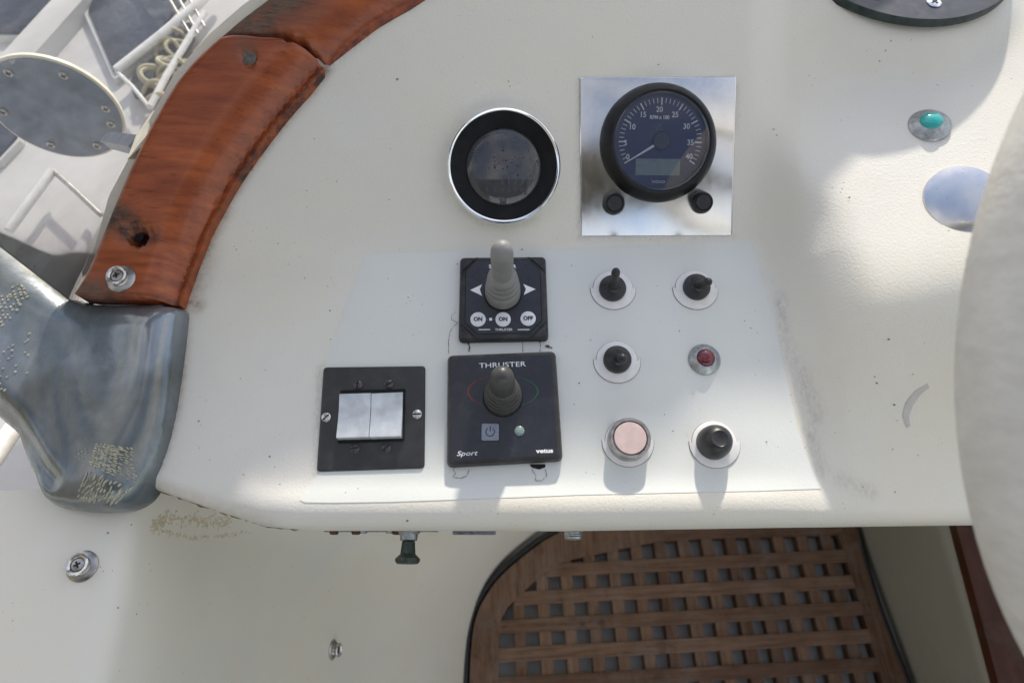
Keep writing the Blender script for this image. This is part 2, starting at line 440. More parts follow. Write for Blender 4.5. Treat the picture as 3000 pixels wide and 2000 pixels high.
def place(px, py, hgt=0., rot=0., n=None):
    a, b, P, nn = surf(px, py, hgt)
    if n is not None: nn = np.asarray(n, float)/np.linalg.norm(n)
    return frame(P - nn*hgt, nn, rot)
CAMW = W((0, 0, 0))
def loc(px, py, mx, z=0.):
    inv = mx.inverted(); c = inv @ CAMW; p = inv @ W(RAY(px, py)) - c
    t = (z-c.z)/p.z; q = c+p*t; return (q.x, q.y)
def locs(pts, mx, z=0.): return [loc(px, py, mx, z) for px, py in pts]
def segdist(P, line):
    P = np.asarray(P); L = np.asarray(line); best = np.full(len(P), 9.)
    for p, q in zip(L[:-1], L[1:]):
        d = q-p; t = np.clip(((P-p) @ d)/max(d @ d, 1e-12), 0, 1)
        best = np.minimum(best, np.linalg.norm(P-(p+t[:, None]*d), axis=1))
    return best
def inside(P, poly):
    P = np.asarray(P); Q = np.asarray(poly); c = np.zeros(len(P), bool); j = len(Q)-1
    for i in range(len(Q)):
        xi, yi = Q[i]; xj, yj = Q[j]
        cond = ((yi > P[:, 1]) != (yj > P[:, 1])) & (P[:, 0] < (xj-xi)*(P[:, 1]-yi)/(yj-yi+1e-15)+xi)
        c ^= cond; j = i
    return c
def spline(pts, n=8, closed=True):
    P = [np.asarray(p, float) for p in pts]; out = []; k = len(P)
    rngk = range(k if closed else k-1)
    for i in rngk:
        g = (lambda j: P[j % k]) if closed else (lambda j: P[min(max(j, 0), k-1)])
        p0, p1, p2, p3 = g(i-1), g(i), g(i+1), g(i+2)
        for s in range(n):
            t = s/n
            out.append(.5*((2*p1)+(-p0+p2)*t+(2*p0-5*p1+4*p2-p3)*t*t+(-p0+3*p1-3*p2+p3)*t**3))
    if not closed: out.append(P[-1])
    return out
def resample(pts, step, closed=True):
    P = [np.asarray(p, float) for p in pts]; 
    if closed: P = P+[P[0]]
    out = []
    for p, q in zip(P[:-1], P[1:]):
        n = max(1, int(round(np.linalg.norm(q-p)/step)))
        out += [p+(q-p)*i/n for i in range(n)]
    if not closed: out.append(P[-1])
    return out
def cdt(outline, step, edge=None):
    B = resample(outline, edge or step); B = np.array(B)
    lo, hi = B.min(0), B.max(0)
    gx, gy = np.meshgrid(np.arange(lo[0], hi[0], step), np.arange(lo[1], hi[1], step*.87))
    gx = gx + (np.arange(gx.shape[0]) % 2)[:, None]*step*.5
    G = np.column_stack([gx.ravel(), gy.ravel()]); G = G[inside(G, B)]
    d = segdist(G, np.vstack([B, B[:1]])); G = G[d > step*.45]
    V = np.vstack([B, G]); n = len(B)
    r = delaunay_2d_cdt([Vector(v) for v in V], [(i, (i+1) % n) for i in range(n)], [list(range(n))], 1, 1e-7)
    return np.array([list(v) for v in r[0]]), [list(f) for f in r[2]], n, np.vstack([B, B[:1]])
def sheet(name, outline, step, hf, thick, m, parent=None, attrs=None, edge=None, ang=50):
    """outline in console-plane metres; hf(ab, dist) -> height; skirt of given thickness"""
    V, Fc, n, B = cdt(outline, step, edge)
    d = segdist(V, B); h = hf(V, d)
    P = [list(Lw(a, b, z)) for (a, b), z in zip(V, h)]
    k = len(P); P += [list(Lw(V[i][0], V[i][1], h[i]-thick)) for i in range(n)]
    # orientation
    fs = []
    for f in Fc:
        p, q, s = V[f[0]], V[f[1]], V[f[2]]
        fs.append(f if (q[0]-p[0])*(s[1]-p[1])-(q[1]-p[1])*(s[0]-p[0]) > 0 else f[::-1])
    area = sum(B[i][0]*B[i+1][1]-B[i+1][0]*B[i][1] for i in range(n))
    for i in range(n):
        j = (i+1) % n; q = (i, k+i, k+j, j)
        fs.append(q if area > 0 else q[::-1])
    at = {}
    for kk, fn in (attrs or {}).items():
        v = fn(V); at[kk] = np.concatenate([v, v[:n]])
    return raw(name, P, fs, m, parent, attrs=at, ang=ang)
def pxs(pts, off=0.0):
    return [np.array(_march(px, py, hC, off)[:2]) for px, py in pts]

# teak outline pixels (outer edge along the screen, inner edge along the dash)
T_OUT = [(180, 680), (205, 640), (240, 560), (285, 450), (320, 370), (360, 290), (410, 205), (455, 150), (512, 97)]
T_TOP = [(540, 92), (570, 93), (602, 97), (630, 97), (652, 100), (662, 107), (676, 105), (700, 112), (722, 122), (736, 136), (736, 150)]
T_IN = [(705, 190), (650, 252), (590, 330), (540, 402), (500, 472), (470, 530), (440, 605), (420, 660), (408, 696)]
T_BOT = [(370, 690), (290, 686), (215, 685)]
sq = lambda q: [tuple(p) for p in spline(q, 4, False)]
low_px = sq(T_OUT) + T_TOP + sq(T_IN) + T_BOT
up_px = [(508, 96), (530, 78), (560, 52), (600, 22), (640, -8), (700, -50), (800, -110), (1060, -90), (1000, -40), (940, 0), (900, 22), (860, 46), (800, 92), (742, 138), (735, 126), (724, 115), (712, 112), (702, 100), (690, 93), (678, 96), (668, 89), (655, 83), (643, 87), (632, 82), (618, 86), (604, 86), (588, 89), (570, 85), (552, 88), (530, 89)]

# ---- console mesh
def a_left(b):
    pts = np.array([ab_plane(*p) for p in [(230, 1300), (230, 700)]] + [np.array(q) for q in pxs([(205, 600), (250, 450), (330, 300), (400, 170), (480, 80), (560, 10), (640, -40)])])
    o = np.argsort(pts[:, 1]); return np.interp(b, pts[o, 1], pts[o, 0])
NA, NB = 330, 240
aR, bT = .56, .62
S = np.linspace(0, 1, NA)
T = np.concatenate([np.linspace(0, .022, 14), .022+(1-.022)*np.linspace(0, 1, NB-13)[1:]**1.05])
Sg, Tg = np.meshgrid(S, T)
Tm = Tg*.70
Bg = Tm + -.12; Ag = None
for _ in range(5):
    aL = a_left(Bg); Ag = aL+(aR-aL)*Sg
    e = bE(Ag); Bg = e + Tg*(bT-e)
Hg = hC(Ag, Bg)
base = (O[None, None]+Ag[..., None]*EX+Bg[..., None]*EY+Hg[..., None]*EN)
rows = [base[i] for i in range(NB)]
r0 = base[0] - .009*EN[None]
r1 = r0 + .004*EY - .001*EN
r2 = O + Ag[0][:, None]*EX + (Bg[0][:, None]+.33)*EY + (-.05)*EN
allp = np.concatenate([r2[None], r1[None], r0[None], base]).reshape(-1, 3)
Vw = np.column_stack([allp[:, 0], allp @ FWC, CAMH + allp @ UPC])
nr = NB+3
fc = [(i*NA+j, i*NA+j+1, (i+1)*NA+j+1, (i+1)*NA+j) for i in range(nr-1) for j in range(NA-1)]
AB = np.column_stack([Ag.ravel(), Bg.ravel()])
def stroke(pts, w, off=0.):
    return np.exp(-(segdist(AB, pxs(pts, off))/w)**2)
grime = np.maximum.reduce([
    1.0*stroke([(421, 702), (434, 660), (454, 607), (484, 533), (514, 476)], .0065),
    .85*stroke([(514, 476), (554, 407), (603, 338), (662, 261), (717, 201), (752, 155)], .0050),
    .55*stroke([(430, 700), (450, 640), (470, 570)], .011),
    .9*stroke([(422, 715), (412, 860), (393, 964), (361, 1062), (334, 1104)], .0052),
    .8*stroke([(425, 690), (455, 700)], .006),
    .35*stroke([(752, 145), (870, 48), (950, 0)], .005),
    .25*stroke([(345, 1119), (612, 1205)], .008)])
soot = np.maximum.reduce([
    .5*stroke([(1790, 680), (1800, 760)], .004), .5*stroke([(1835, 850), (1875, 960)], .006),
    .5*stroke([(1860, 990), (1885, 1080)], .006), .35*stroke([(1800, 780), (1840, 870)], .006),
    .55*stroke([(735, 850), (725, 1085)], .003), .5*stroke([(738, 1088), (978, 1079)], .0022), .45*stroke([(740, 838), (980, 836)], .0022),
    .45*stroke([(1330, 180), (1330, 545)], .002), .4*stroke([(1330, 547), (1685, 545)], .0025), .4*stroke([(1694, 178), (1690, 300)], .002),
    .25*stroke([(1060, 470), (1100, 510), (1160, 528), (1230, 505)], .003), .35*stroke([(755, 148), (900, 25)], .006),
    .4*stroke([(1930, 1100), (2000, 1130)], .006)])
pad = np.zeros(NA*3)
con = raw('helm_console', Vw, fc, M_con, origin=list(Lw(0, 0, -.02)),
          attrs={'grime': np.concatenate([pad, grime]), 'soot': np.concatenate([pad, soot])}, ang=75)
tag(con, 'cream moulded helm dashboard that carries all the gauges and switches', 'dashboard')

# ---- repainted patch
patch_px = [(840, 585), (1040, 578), (1300, 571), (1500, 565), (1724, 553), (1742, 610), (1760, 680), (1782, 760), (1800, 840), (1815, 910), (1830, 985), (1852, 1045), (1885, 1122), (1740, 1127), (1600, 1130), (1330, 1136), (1100, 1145), (900, 1152), (760, 1154), (700, 1153), (689, 1148), (694, 1135), (702, 1128), (716, 1108), (732, 1086), (745, 960), (748, 838), (766, 784), (800, 695)]
sheet('repair_patch', pxs(patch_px), .006, lambda V, d: hC(V[:, 0], V[:, 1])+.0004, .0007, M_patch, con, edge=.003, ang=75)
# pale mark right of the patch (scuff arc)
def strip(name, pts, w, m, parent, off=.0007, n=3, wv=None):
    """thin painted or cracked line lying on the console"""
    P = np.array(resample(pxs(pts), .0012, False)); vs = []; fs = []
    for i, p in enumerate(P):
        t = P[min(i+1, len(P)-1)]-P[max(i-1, 0)]; t = t/np.linalg.norm(t); q = np.array([-t[1], t[0]])
        ww = w*(.25+.8*rng.random()) if wv is None else w*wv(i/(len(P)-1))
        for s in (-1, 1):
            c = p+q*s*ww/2; vs.append(list(Lw(c[0], c[1], float(hC(*c))+off)))
        if i: fs.append((2*i-2, 2*i-1, 2*i+1, 2*i))
    return raw(name, vs, fs, m, parent)
for pts, w in [([(1077, 782), (1076, 790), (1079, 797), (1077, 808)], .0016), ([(1200, 782), (1201, 808)], .0006), ([(1240, 780), (1241, 795), (1240, 808)], .0007),
               ([(1052, 741), (1040, 752), (1033, 765), (1030, 785), (1031, 812)], .0005), ([(1048, 716), (1038, 724), (1037, 734), (1050, 741)], .0004),
               ([(1044, 1073), (1041, 1080), (1047, 1086), (1040, 1096), (1060, 1098), (1073, 1092), (1078, 1077)], .0005),
               ([(1222, 1078), (1231, 1093), (1229, 1103), (1245, 1104), (1256, 1092), (1252, 1078)], .0005)]:
    strip('crack', pts, w, M_crack, con, .0009)
for px, py, w_ in [(913, 184, 6), (457, 967, 4), (1259, 796, 9), (1266, 799, 5), (936, 1196, 5), (1199, 574, 4), (1512, 150, 3), (700, 640, 3), (1950, 455, 4), (2040, 780, 4), (1760, 1015, 3), (2012, 880, 5), (2096, 860, 3), (2052, 930, 4), (760, 780, 3), (1560, 760, 3), (1330, 880, 3), (1545, 990, 3), (610, 850, 3), (560, 1090, 3)]:
    a0, b0, P0_, n0_ = surf(px, py); q = [random.uniform(.5, 1.2) for _ in range(7)]; sc_ = w_*.00017
    vs = [list(Lw(a0+sc_*q[i]*1.5*math.cos(i*.9), b0+sc_*q[i]*math.sin(i*.9), float(hC(a0, b0))+.0009)) for i in range(7)]
    raw('chip_mark', vs, [tuple(range(7))], M_crack, con)
M_scuff = mat('rubbed grey scuff', (.52, .505, .47), .5)
strip('scuff_mark', [(2132, 886), (2108, 902), (2088, 928), (2080, 955), (2086, 980)], .0055, M_scuff, con, .0004, wv=lambda t: math.sin(math.pi*min(max(t, .1), .9))**.5)
hole = BM(); mh = place(1237, 1069); flat(rpoly(locs([(1215, 1066), (1253, 1066), (1252, 1073), (1238, 1078), (1222, 1074)], mh), .0008), .0009, bm=hole)
obj('screw_hole', hole, M_dark, None, mx=mh); ho = bpy.data.objects['screw_hole']; adopt(ho, con)

# ------------------------------------------------------------------ instruments
def screw(parent, x, y, z, r, m, slot=0., name='screw', cross=False, dome=.0008, deep=None):
    bm = lathe([(r, 0), (r, dome*.5), (r*.8, dome*.95), (.0001, dome*1.1)], 20)
    o = obj(name, bm, m, parent); o.location = (x, y, z)
    for k in ((0, math.pi/2) if cross else (0,)):
        b = flat(rect(r*1.75 if not cross else r*1.1, r*.30), dome*1.16+k*.00002, t=.0001)
        s = obj('slot', b, M_dark, o); s.rotation_euler[2] = slot+k
    return o

# --- chrome water gauge
mx = place(1157, 381, .014)
t = empty('round_gauge', mx, 'chrome rimmed round gauge with fogged dark glass and water droplets', 'gauge')
k = .001
obj('bezel', lathe([(44.5*k, -1*k), (46*k, 0), (46.6*k, 8*k), (46.4*k, 11*k), (45.6*k, 13.2*k), (44.4*k, 14*k), (43.2*k, 13.5*k), (42.6*k, 12.4*k), (42.5*k, 9*k), (44*k, 2*k)], 96, cap0=False, cap1=False), M_chrome, t)
obj('inner_ring', lathe([(42.6*k, 11.8*k), (42.3*k, 12.0*k), (31.6*k, 6.0*k), (30.6*k, 5.0*k), (30.4*k, 1*k)], 96, cap0=False, cap1=False), M_blackm, t)
obj('dial', lathe([(31*k, .8*k), (31*k, 2.2*k)], 64), M_dial, t)
obj('lens', lathe([(30.5*k, 5.4*k), (29*k, 6.5*k), (25*k, 7.9*k), (19*k, 9.2*k), (12*k, 10.2*k), (5*k, 10.7*k), (.1*k, 10.8*k)], 64, cap0=False), M_lens, t)
bm = BM(); cx, cy = loc(1157, 392, mx, 9*k)
for _ in range(330):
    if random.random() < .78:
        an = random.uniform(-.55, math.pi+.55); rr = random.gauss(24.5, 1.9)
    else:
        an = random.uniform(0, 6.28); rr = random.uniform(3, 20)
    if rr > 29: continue
    x0, y0 = rr*math.cos(an)*k, (rr*.85*math.sin(an)+2)*k
    q = math.hypot(x0, y0)/k; z0 = (10.8-5.4*(q/30.5)**2)*k
    r = random.uniform(.25, .62)*k if random.random() < .85 else random.uniform(.6, .95)*k
    lathe([(r, z0), (r*.8, z0+r*.4), (.00001, z0+r*.55)], 7, (x0, y0), bm, cap0=False)
o = obj('water_droplet', bm, M_drop, t); o['kind'] = 'stuff'
zd = 2.5*k
for s, px in (('0', 1118), ('2', 1137), ('4', 1154), ('6', 1169), ('8', 1183), ('10', 1199)):
    text('numeral', s, px, 436, mx, zd, 3.3*k, M_teal, t)
bm = BM()
for (x0, y0, x1, y1) in [(1152, 413, 1155, 424), (1169, 412, 1169, 424), (1186, 414, 1182, 424), (1205, 410, 1197, 424)]:
    p, q = np.array(loc(x0, y0, mx, zd)), np.array(loc(x1, y1, mx, zd)); d = q-p; n_ = np.array([-d[1], d[0]])/np.linalg.norm(d)*.5*k
    flat([tuple(p+n_), tuple(q+n_), tuple(q-n_), tuple(p-n_)], zd, bm=bm)
obj('scale_tick', bm, M_teal, t)
bm = BM()
for (x0, y0, x1, y1) in [(1138, 458, 1150, 467), (1150, 467, 1166, 467), (1166, 467, 1166, 458), (1166, 460, 1153, 460), (1153, 460, 1153, 467), (1163, 457, 1170, 457), (1170, 457, 1170, 462)]:
    p, q = np.array(loc(x0, y0, mx, zd)), np.array(loc(x1, y1, mx, zd)); d = q-p; n_ = np.array([-d[1], d[0]])/np.linalg.norm(d)*.25*k
    flat([tuple(p+n_), tuple(q+n_), tuple(q-n_), tuple(p-n_)], zd, bm=bm)
obj('pump_symbol', bm, M_teal, t)
text('maker_mark', 'Silva', 1156, 398, mx, zd, 3.2*k, M_teal, t, shear=.4, wide=1.7)

# --- stainless plate
mx = place(1511, 360, .0016)
t = empty('instrument_plate', mx, 'square brushed stainless steel plate behind the black rimmed rev counter', 'metal plate')
cs = locs([(1334, 543), (1682, 541), (1692, 176), (1332, 178)], mx, .0016)
poly = rpoly(cs, .0018)
obj('plate', slab(poly, [(.0002, -.0004), (0, .0), (0, .0013), (.0004, .0017)]), M_stain, t)
PLATE = mx
# --- rev counter
tc = loc(1520, 325, PLATE, .014)
mxt = PLATE @ Matrix.Translation((tc[0]-.0005, tc[1], .0017))
t = empty('rev_counter', mxt, 'black rimmed rev counter with white needle at zero on the steel plate', 'rev counter')
obj('bezel', lathe([(47.2*k, 0), (47.6*k, 2*k), (47*k, 4.5*k), (45.4*k, 9*k), (43*k, 13*k), (41.2*k, 15*k), (40*k, 15.6*k), (39.0*k, 15.2*k), (38.8*k, 13.5*k), (38.6*k, 8*k)], 128, cap0=False, cap1=False), M_bezel, t)
obj('inner_rim', lathe([(38.9*k, 13.2*k), (38.2*k, 14.2*k), (37.2*k, 13.9*k), (36.6*k, 12.0*k)], 96, cap0=False, cap1=False), mat('clear rim', (.10, .11, .15), .1, mott=.1, coat=.8), t)
zf = 10.0*k
obj('dial', lathe([(38.6*k, 8*k), (38.6*k, zf-.2*k)], 96), mat('tach dial', (.012, .024, .11), .4, mott=.1, ms=40), t)  # blue of the reflected sky is put into the dial colour
dc = loc(1517, 324, mxt, zf)
def pol(r, ang): return (dc[0]+r*math.cos(ang)*k, dc[1]+r*math.sin(ang)*k)
bmM, bmm = BM(), BM()
for i in range(41):
    an = R_(212-i*6.1); maj = i % 5 == 0
    r0, r1, w = (27.8, 33.6, .55) if maj else (29.5, 33.4, .27)
    if i in (39, 40) or (i % 5 and False): r0 = 28.5
    c_, s_ = math.cos(an), math.sin(an)
    P = [(r0, -w), (r1, -w), (r1, w), (r0, w)]
    flat([(dc[0]+(r*c_-q*s_)*k, dc[1]+(r*s_+q*c_)*k) for r, q in P], zf, .1*k, bmM if maj else bmm)
obj('major_tick', bmM, M_white, t); obj('minor_tick', bmm, M_white, t)
for s, (px, py) in {'0': (1442, 361), '5': (1437, 329), '10': (1452, 292), '15': (1477, 264), '20': (1515, 252), '25': (1551, 264), '30': (1577, 291), '35': (1586, 328), '40': (1583, 360)}.items():
    text('numeral', s, px, py, mxt, zf, 4.4*k, M_white, t, bold=.00012, wide=.92)
text('caption', 'RPM x 100', 1515, 270, mxt, zf, 3.0*k, M_white, t, bold=.00014, wide=.86)
text('maker_mark', 'VDO', 1512, 418, mxt, zf, 2.1*k, M_white, t, wide=1.75)
tp = [pol(7.6, math.pi/2), pol(7.6, math.pi/2)]; tx, ty = loc(1515, 293, mxt, zf)
bm = BM()
tri = [(tx-2.6*k, ty-2*k), (tx+2.6*k, ty-2*k), (tx, ty+2.9*k)]; tin = [(tx-1.9*k, ty-1.6*k), (tx+1.9*k, ty-1.6*k), (tx, ty+2.0*k)]
vo = [bm.verts.new((*p, zf)) for p in tri]; vi = [bm.verts.new((*p, zf)) for p in tin]
for i in range(3): bm.faces.new((vo[i], vo[(i+1) % 3], vi[(i+1) % 3], vi[i]))
obj('warning_symbol', bm, M_dimpr, t)
x0, y0 = loc(1511, 384, mxt, zf)
obj('display_window', slab(rpoly(rect(36*k, 13*k, (x0, y0)), .6*k), [(0, zf-.15*k), (0, zf+.05*k)]), M_lcd, t)
an = math.atan2(*(np.array(loc(1435, 378, mxt, 12*k))-np.array(loc(1518, 328, mxt, 12*k)))[::-1])
pts = [(6.2, -1.1), (32.2, -.35), (32.2, .35), (6.2, 1.1)]
c_, s_ = math.cos(an), math.sin(an); hc = loc(1520, 324, mxt, 12*k)
obj('needle', slab([(hc[0]+(r*c_-q*s_)*k, hc[1]+(r*s_+q*c_)*k) for r, q in pts], [(0, 11*k), (0, 11.8*k)]), mat('needle white', (.82, .86, .92), .4, mott=.03), t)
obj('hub', lathe([(7.1*k, 10*k), (7.1*k, 12*k), (6.6*k, 12.5*k)], 40, hc), mat('hub grey', (.030, .034, .060), .3), t)
obj('glass', lathe([(38.7*k, 13.9*k), (38.7*k, 14.5*k)], 96), M_glass, t)
for px, py, qx, qy, lab in [(1410, 468, 1414, 462, 'black rubber push button low on the steel plate, nearer the round chrome gauge'), (1612, 465, 1619, 459, 'black rubber push button low on the steel plate, on its right side')]:
    b0 = loc(px, py, PLATE, .0017+.003)
    mb = PLATE @ Matrix.Translation((b0[0], b0[1], .0017)); tb = empty('push_button', mb, lab, 'push button', 'black buttons on the steel plate')
    obj('collar', lathe([(9.2*k, 0), (9.2*k, 3*k), (8.2*k, 7*k), (7.4*k, 8*k), (6.9*k, 8*k), (6.7*k, 6.5*k)], 48, cap1=False), M_rubber, tb)
    obj('cap', lathe([(6.6*k, 5*k), (6.6*k, 7.6*k), (6.0*k, 8.4*k), (2*k, 8.2*k), (.01*k, 8.2*k)], 40), M_black, tb)

# --- upper thruster joystick panel
mx = place(1156, 687, .007)
t = empty('joystick_panel', mx, 'square black control panel with pale grey joystick and three white buttons', 'control panel')
cs = locs([(1053, 784), (1260, 780), (1253, 590), (1057, 592)], mx, .005)
poly = rpoly(cs, .004)
obj('housing', slab(poly, [(0, -.0005), (0, .0045), (.0008, .0062), (.0018, .0068)]), M_black, t)
C = np.array(cs)
def bil(u, v): return tuple((C[0]*(1-u)+C[1]*u)*(1-v)+(C[3]*(1-u)+C[2]*u)*v)
i_, ch = .075, .14
octo = [bil(i_+ch, i_), bil(1-i_-ch, i_), bil(1-i_, i_+ch), bil(1-i_, 1-i_-ch*.8), bil(1-i_-ch*.8, 1-i_*.7), bil(i_+ch*.8, 1-i_*.7), bil(i_, 1-i_-ch*.8), bil(i_, i_+ch)]
obj('face', slab(octo, [(0, .006), (0, .0071)]), M_face, t)
rim = BM()
oo = scl(octo, -.0006); A_ = [rim.verts.new((*p, .00698)) for p in oo]; B_ = [rim.verts.new((*p, .00698)) for p in octo]
for i in range(8): rim.faces.new((A_[i], A_[(i+1) % 8], B_[(i+1) % 8], B_[i]))
obj('face_groove', rim, M_dark, t)
for u, v, su, sv in ((0, 0, 1, 1), (1, 0, -1, 1), (1, 1, -1, -1), (0, 1, 1, -1)):
    p = [bil(u+su*.012, v+sv*.20), bil(u+su*.012, v+sv*.21), bil(u+su*.21, v+sv*.012), bil(u+su*.20, v+sv*.012)]
    obj('corner_joint', flat([p[0], p[1], p[2], p[3]], .00705, .0004), M_dark, t)
    obj('corner_clip', slab(rpoly([bil(u+su*.02, v+sv*.02), bil(u+su*.185, v+sv*.02), bil(u+su*.02, v+sv*.185)], .0015), [(0, .005), (0, .0070), (.0004, .0073)]), M_black, t)
zf = .0072
text('caption', 'SLEIPNER', 1154, 612, mx, zf, 3.1*k, M_white, t, wide=1.28, bold=.0001)
text('caption', 'THRUSTER', 1157, 757, mx, zf, 2.1*k, M_white, t, wide=1.0)
for a0, a1 in ((1099, 1126), (1189, 1216)):
    obj('rule_line', flat(locs([(a0, 757.6), (a1, 757.4), (a1, 755.8), (a0, 756)], mx, zf), zf), M_white, t)
obj('arrow', flat(locs([(1080, 666), (1107, 653), (1102, 665), (1107, 679)], mx, zf), zf), M_white, t)
obj('arrow', flat(locs([(1230, 664), (1202, 652), (1208, 664), (1203, 677)], mx, zf), zf), M_white, t)
for s, px, py in (('ON', 1098, 733), ('ON', 1155.5, 733), ('OFF', 1213, 731)):
    c0 = loc(px, py, mx, .0078)
    o = obj('button', lathe([(6.1*k, 7*k), (6.1*k, 7.6*k), (5.7*k, 7.9*k)], 40, c0), mat('white key', (.74, .75, .77), .4, mott=.04), t)
    text('key_text', s, px, py, mx, .0080, 3.4*k, mat('ink', (.03, .03, .05), .5), o, bold=.00022, wide=.95)
obj('link_line', flat(locs([(1116, 734), (1138, 734), (1138, 732.4), (1116, 732.4)], mx, zf), zf), M_dimpr, t)
obj('link_square', flat(locs([(1124, 736), (1130, 736), (1130, 730), (1124, 730)], mx, zf+.00005), zf+.00005), M_white, t)
def joystick(t, mx, px, py, zb, r0, prof_boot, grip, lean, mboot, mgrip):
    c0 = loc(px, py, mx, zb)
    m0 = Matrix.Translation((c0[0], c0[1], zb))
    j = obj('joystick', lathe([(r, z) for r, z in prof_boot], 48, lean=lean), mboot, t); j.matrix_local = m0
    g = obj('grip', lathe([(r, z) for r, z in grip], 40, lean=lean), mgrip, j); return j
k_ = .001
boot = [(14.2, 0), (14.4, 1), (14.1, 5), (14.0, 9), (13.4, 10), (11.6, 10.6), (11.4, 11.2), (13.2, 12.0), (13.4, 12.8), (13.1, 15), (12.6, 15.8), (10.8, 16.4), (10.6, 17), (12.3, 17.8), (12.5, 18.6), (12.2, 20.6), (11.7, 21.4), (10.0, 22), (9.8, 22.6), (11.4, 23.4), (11.4, 24.4), (10.6, 26.2), (9.2, 27.5), (8.2, 28.5)]
grip = [(8.0, 26), (8.2, 32), (8.5, 45), (8.6, 54), (8.3, 58), (7.3, 61), (5.4, 63.2), (2.8, 64.5), (.05, 64.9)]
joystick(t, mx, 1155, 673, .0071, 14, [(r*k, z*k) for r, z in boot], [(r*k, z*k) for r, z in grip], (0, .15), M_grey, M_grey)
obj('joystick_seat', lathe([(15.2*k, 7*k), (15.2*k, 7.3*k)], 48, loc(1155, 675, mx, .0072)), M_dark, t)

# --- lower thruster joystick panel
mx = place(1156, 938, .009)
t = empty('thruster_panel', mx, 'larger square black panel with dark grey cone joystick and power key', 'control panel')
cs = locs([(1026, 1072), (1293, 1057), (1276, 806), (1028, 816)], mx, .006)
poly = rpoly(cs, .0045)
obj('housing', slab(poly, [(0, -.0005), (0, .005), (.0012, .0076), (.0036, .0086)]), mat('panel body', (.024, .023, .022), .38, mott=.15, dust=.12), t)
obj('face', slab(scl(poly, .0040), [(0, .008), (0, .00885)]), M_face, t)
zf = .0090; rt = R_(2.2)
text('caption', 'THRUSTER', 1154, 838, mx, zf, 4.1*k, M_white, t, wide=1.32, rot=rt, sp=1.02)
text('caption', 'Sport', 1072, 1041, mx, zf, 3.7*k, M_white, t, shear=.25, wide=1.35, rot=rt)
text('maker_mark', 'vetus', 1251, 1035, mx, zf, 3.3*k, M_white, t, wide=1.3, bold=.00016, rot=rt)
def arc(a0, a1, m, name, rx=82, ry=37, cxy=(1155, 899), wd=3.2):
    bm = BM(); N = 36; prev = None
    for i in range(N+1):
        q = R_(a0+(a1-a0)*i/N); tt = math.sin(math.pi*i/N)**.6+.15
        # pointed oval like the printed outline
        ex = 1.0
        px, py = cxy[0]+rx*math.copysign(abs(math.cos(q))**ex, math.cos(q)), cxy[1]-ry*math.sin(q)
        p0 = loc(px, py, mx, zf); p1 = loc(cxy[0]+(px-cxy[0])*(1-wd*tt/rx), cxy[1]+(py-cxy[1])*(1-wd*tt*.6/ry), mx, zf)
        cur = (bm.verts.new((*p0, zf)), bm.verts.new((*p1, zf)))
        if prev: bm.faces.new((prev[0], cur[0], cur[1], prev[1]))
        prev = cur
    obj(name, bm, m, t)
arc(110, 232, M_red, 'red_arc'); arc(70, -65, M_green, 'green_arc')
c0 = loc(1126, 992, mx, zf)
o = obj('power_key', slab(rpoly(rect(13*k, 13*k, c0), 1.4*k), [(0, .0085), (0, .0096), (.0006, .0101)]), M_pbtn, t)
obj('key_gap', slab(rpoly(rect(14*k, 14*k, c0), 1.6*k), [(0, .0085), (0, .0091)]), M_dark, t)
bm = BM(); zz = .01016; M_ink = MATS['ink']
for i in range(22):
    q0, q1 = R_(125+i*290/22), R_(125+(i+1)*290/22)
    vs = [bm.verts.new((c0[0]+r*math.cos(q)*k, c0[1]+r*math.sin(q)*k, zz)) for r, q in ((3.6, q0), (3.6, q1), (2.9, q1), (2.9, q0))]; bm.faces.new(vs)
flat(rect(.8*k, 4*k, (c0[0], c0[1]+2.4*k)), zz, bm=bm)
obj('power_symbol', bm, M_ink, o)
c1 = loc(1193, 989, mx, zf)
obj('status_light', lathe([(3.7*k, 8.7*k), (3.7*k, 9.3*k), (3*k, 9.9*k), (.01*k, 10.1*k)], 32, c1), M_led, t)
boot = [(14.6, 0), (14.7, 1.2), (14.3, 4.6), (13.2, 5.2), (13.1, 5.7), (14.0, 6.3), (13.7, 9.2), (12.4, 9.8), (12.3, 10.3), (13.2, 10.9), (12.7, 13.6), (11.3, 14.2), (11.2, 14.7), (12.0, 15.3), (11.5, 17.8), (10.2, 18.4), (10.1, 18.9), (10.7, 19.5), (10.0, 21.5), (9.2, 22.5)]
grip = [(9.3, 22), (9.2, 26), (8.9, 35), (8.2, 40), (6.8, 43.4), (4.6, 46), (2.3, 47.3), (.05, 47.7)]
joystick(t, mx, 1155, 911, .0089, 14, [(r*k, z*k) for r, z in boot], [(r*k, z*k) for r, z in grip], (0, .11), M_greyd, M_greyd)
obj('joystick_seat', lathe([(15.4*k, 8.8*k), (15.4*k, 9.05*k)], 48, loc(1155, 912, mx, .009)), M_dark, t)

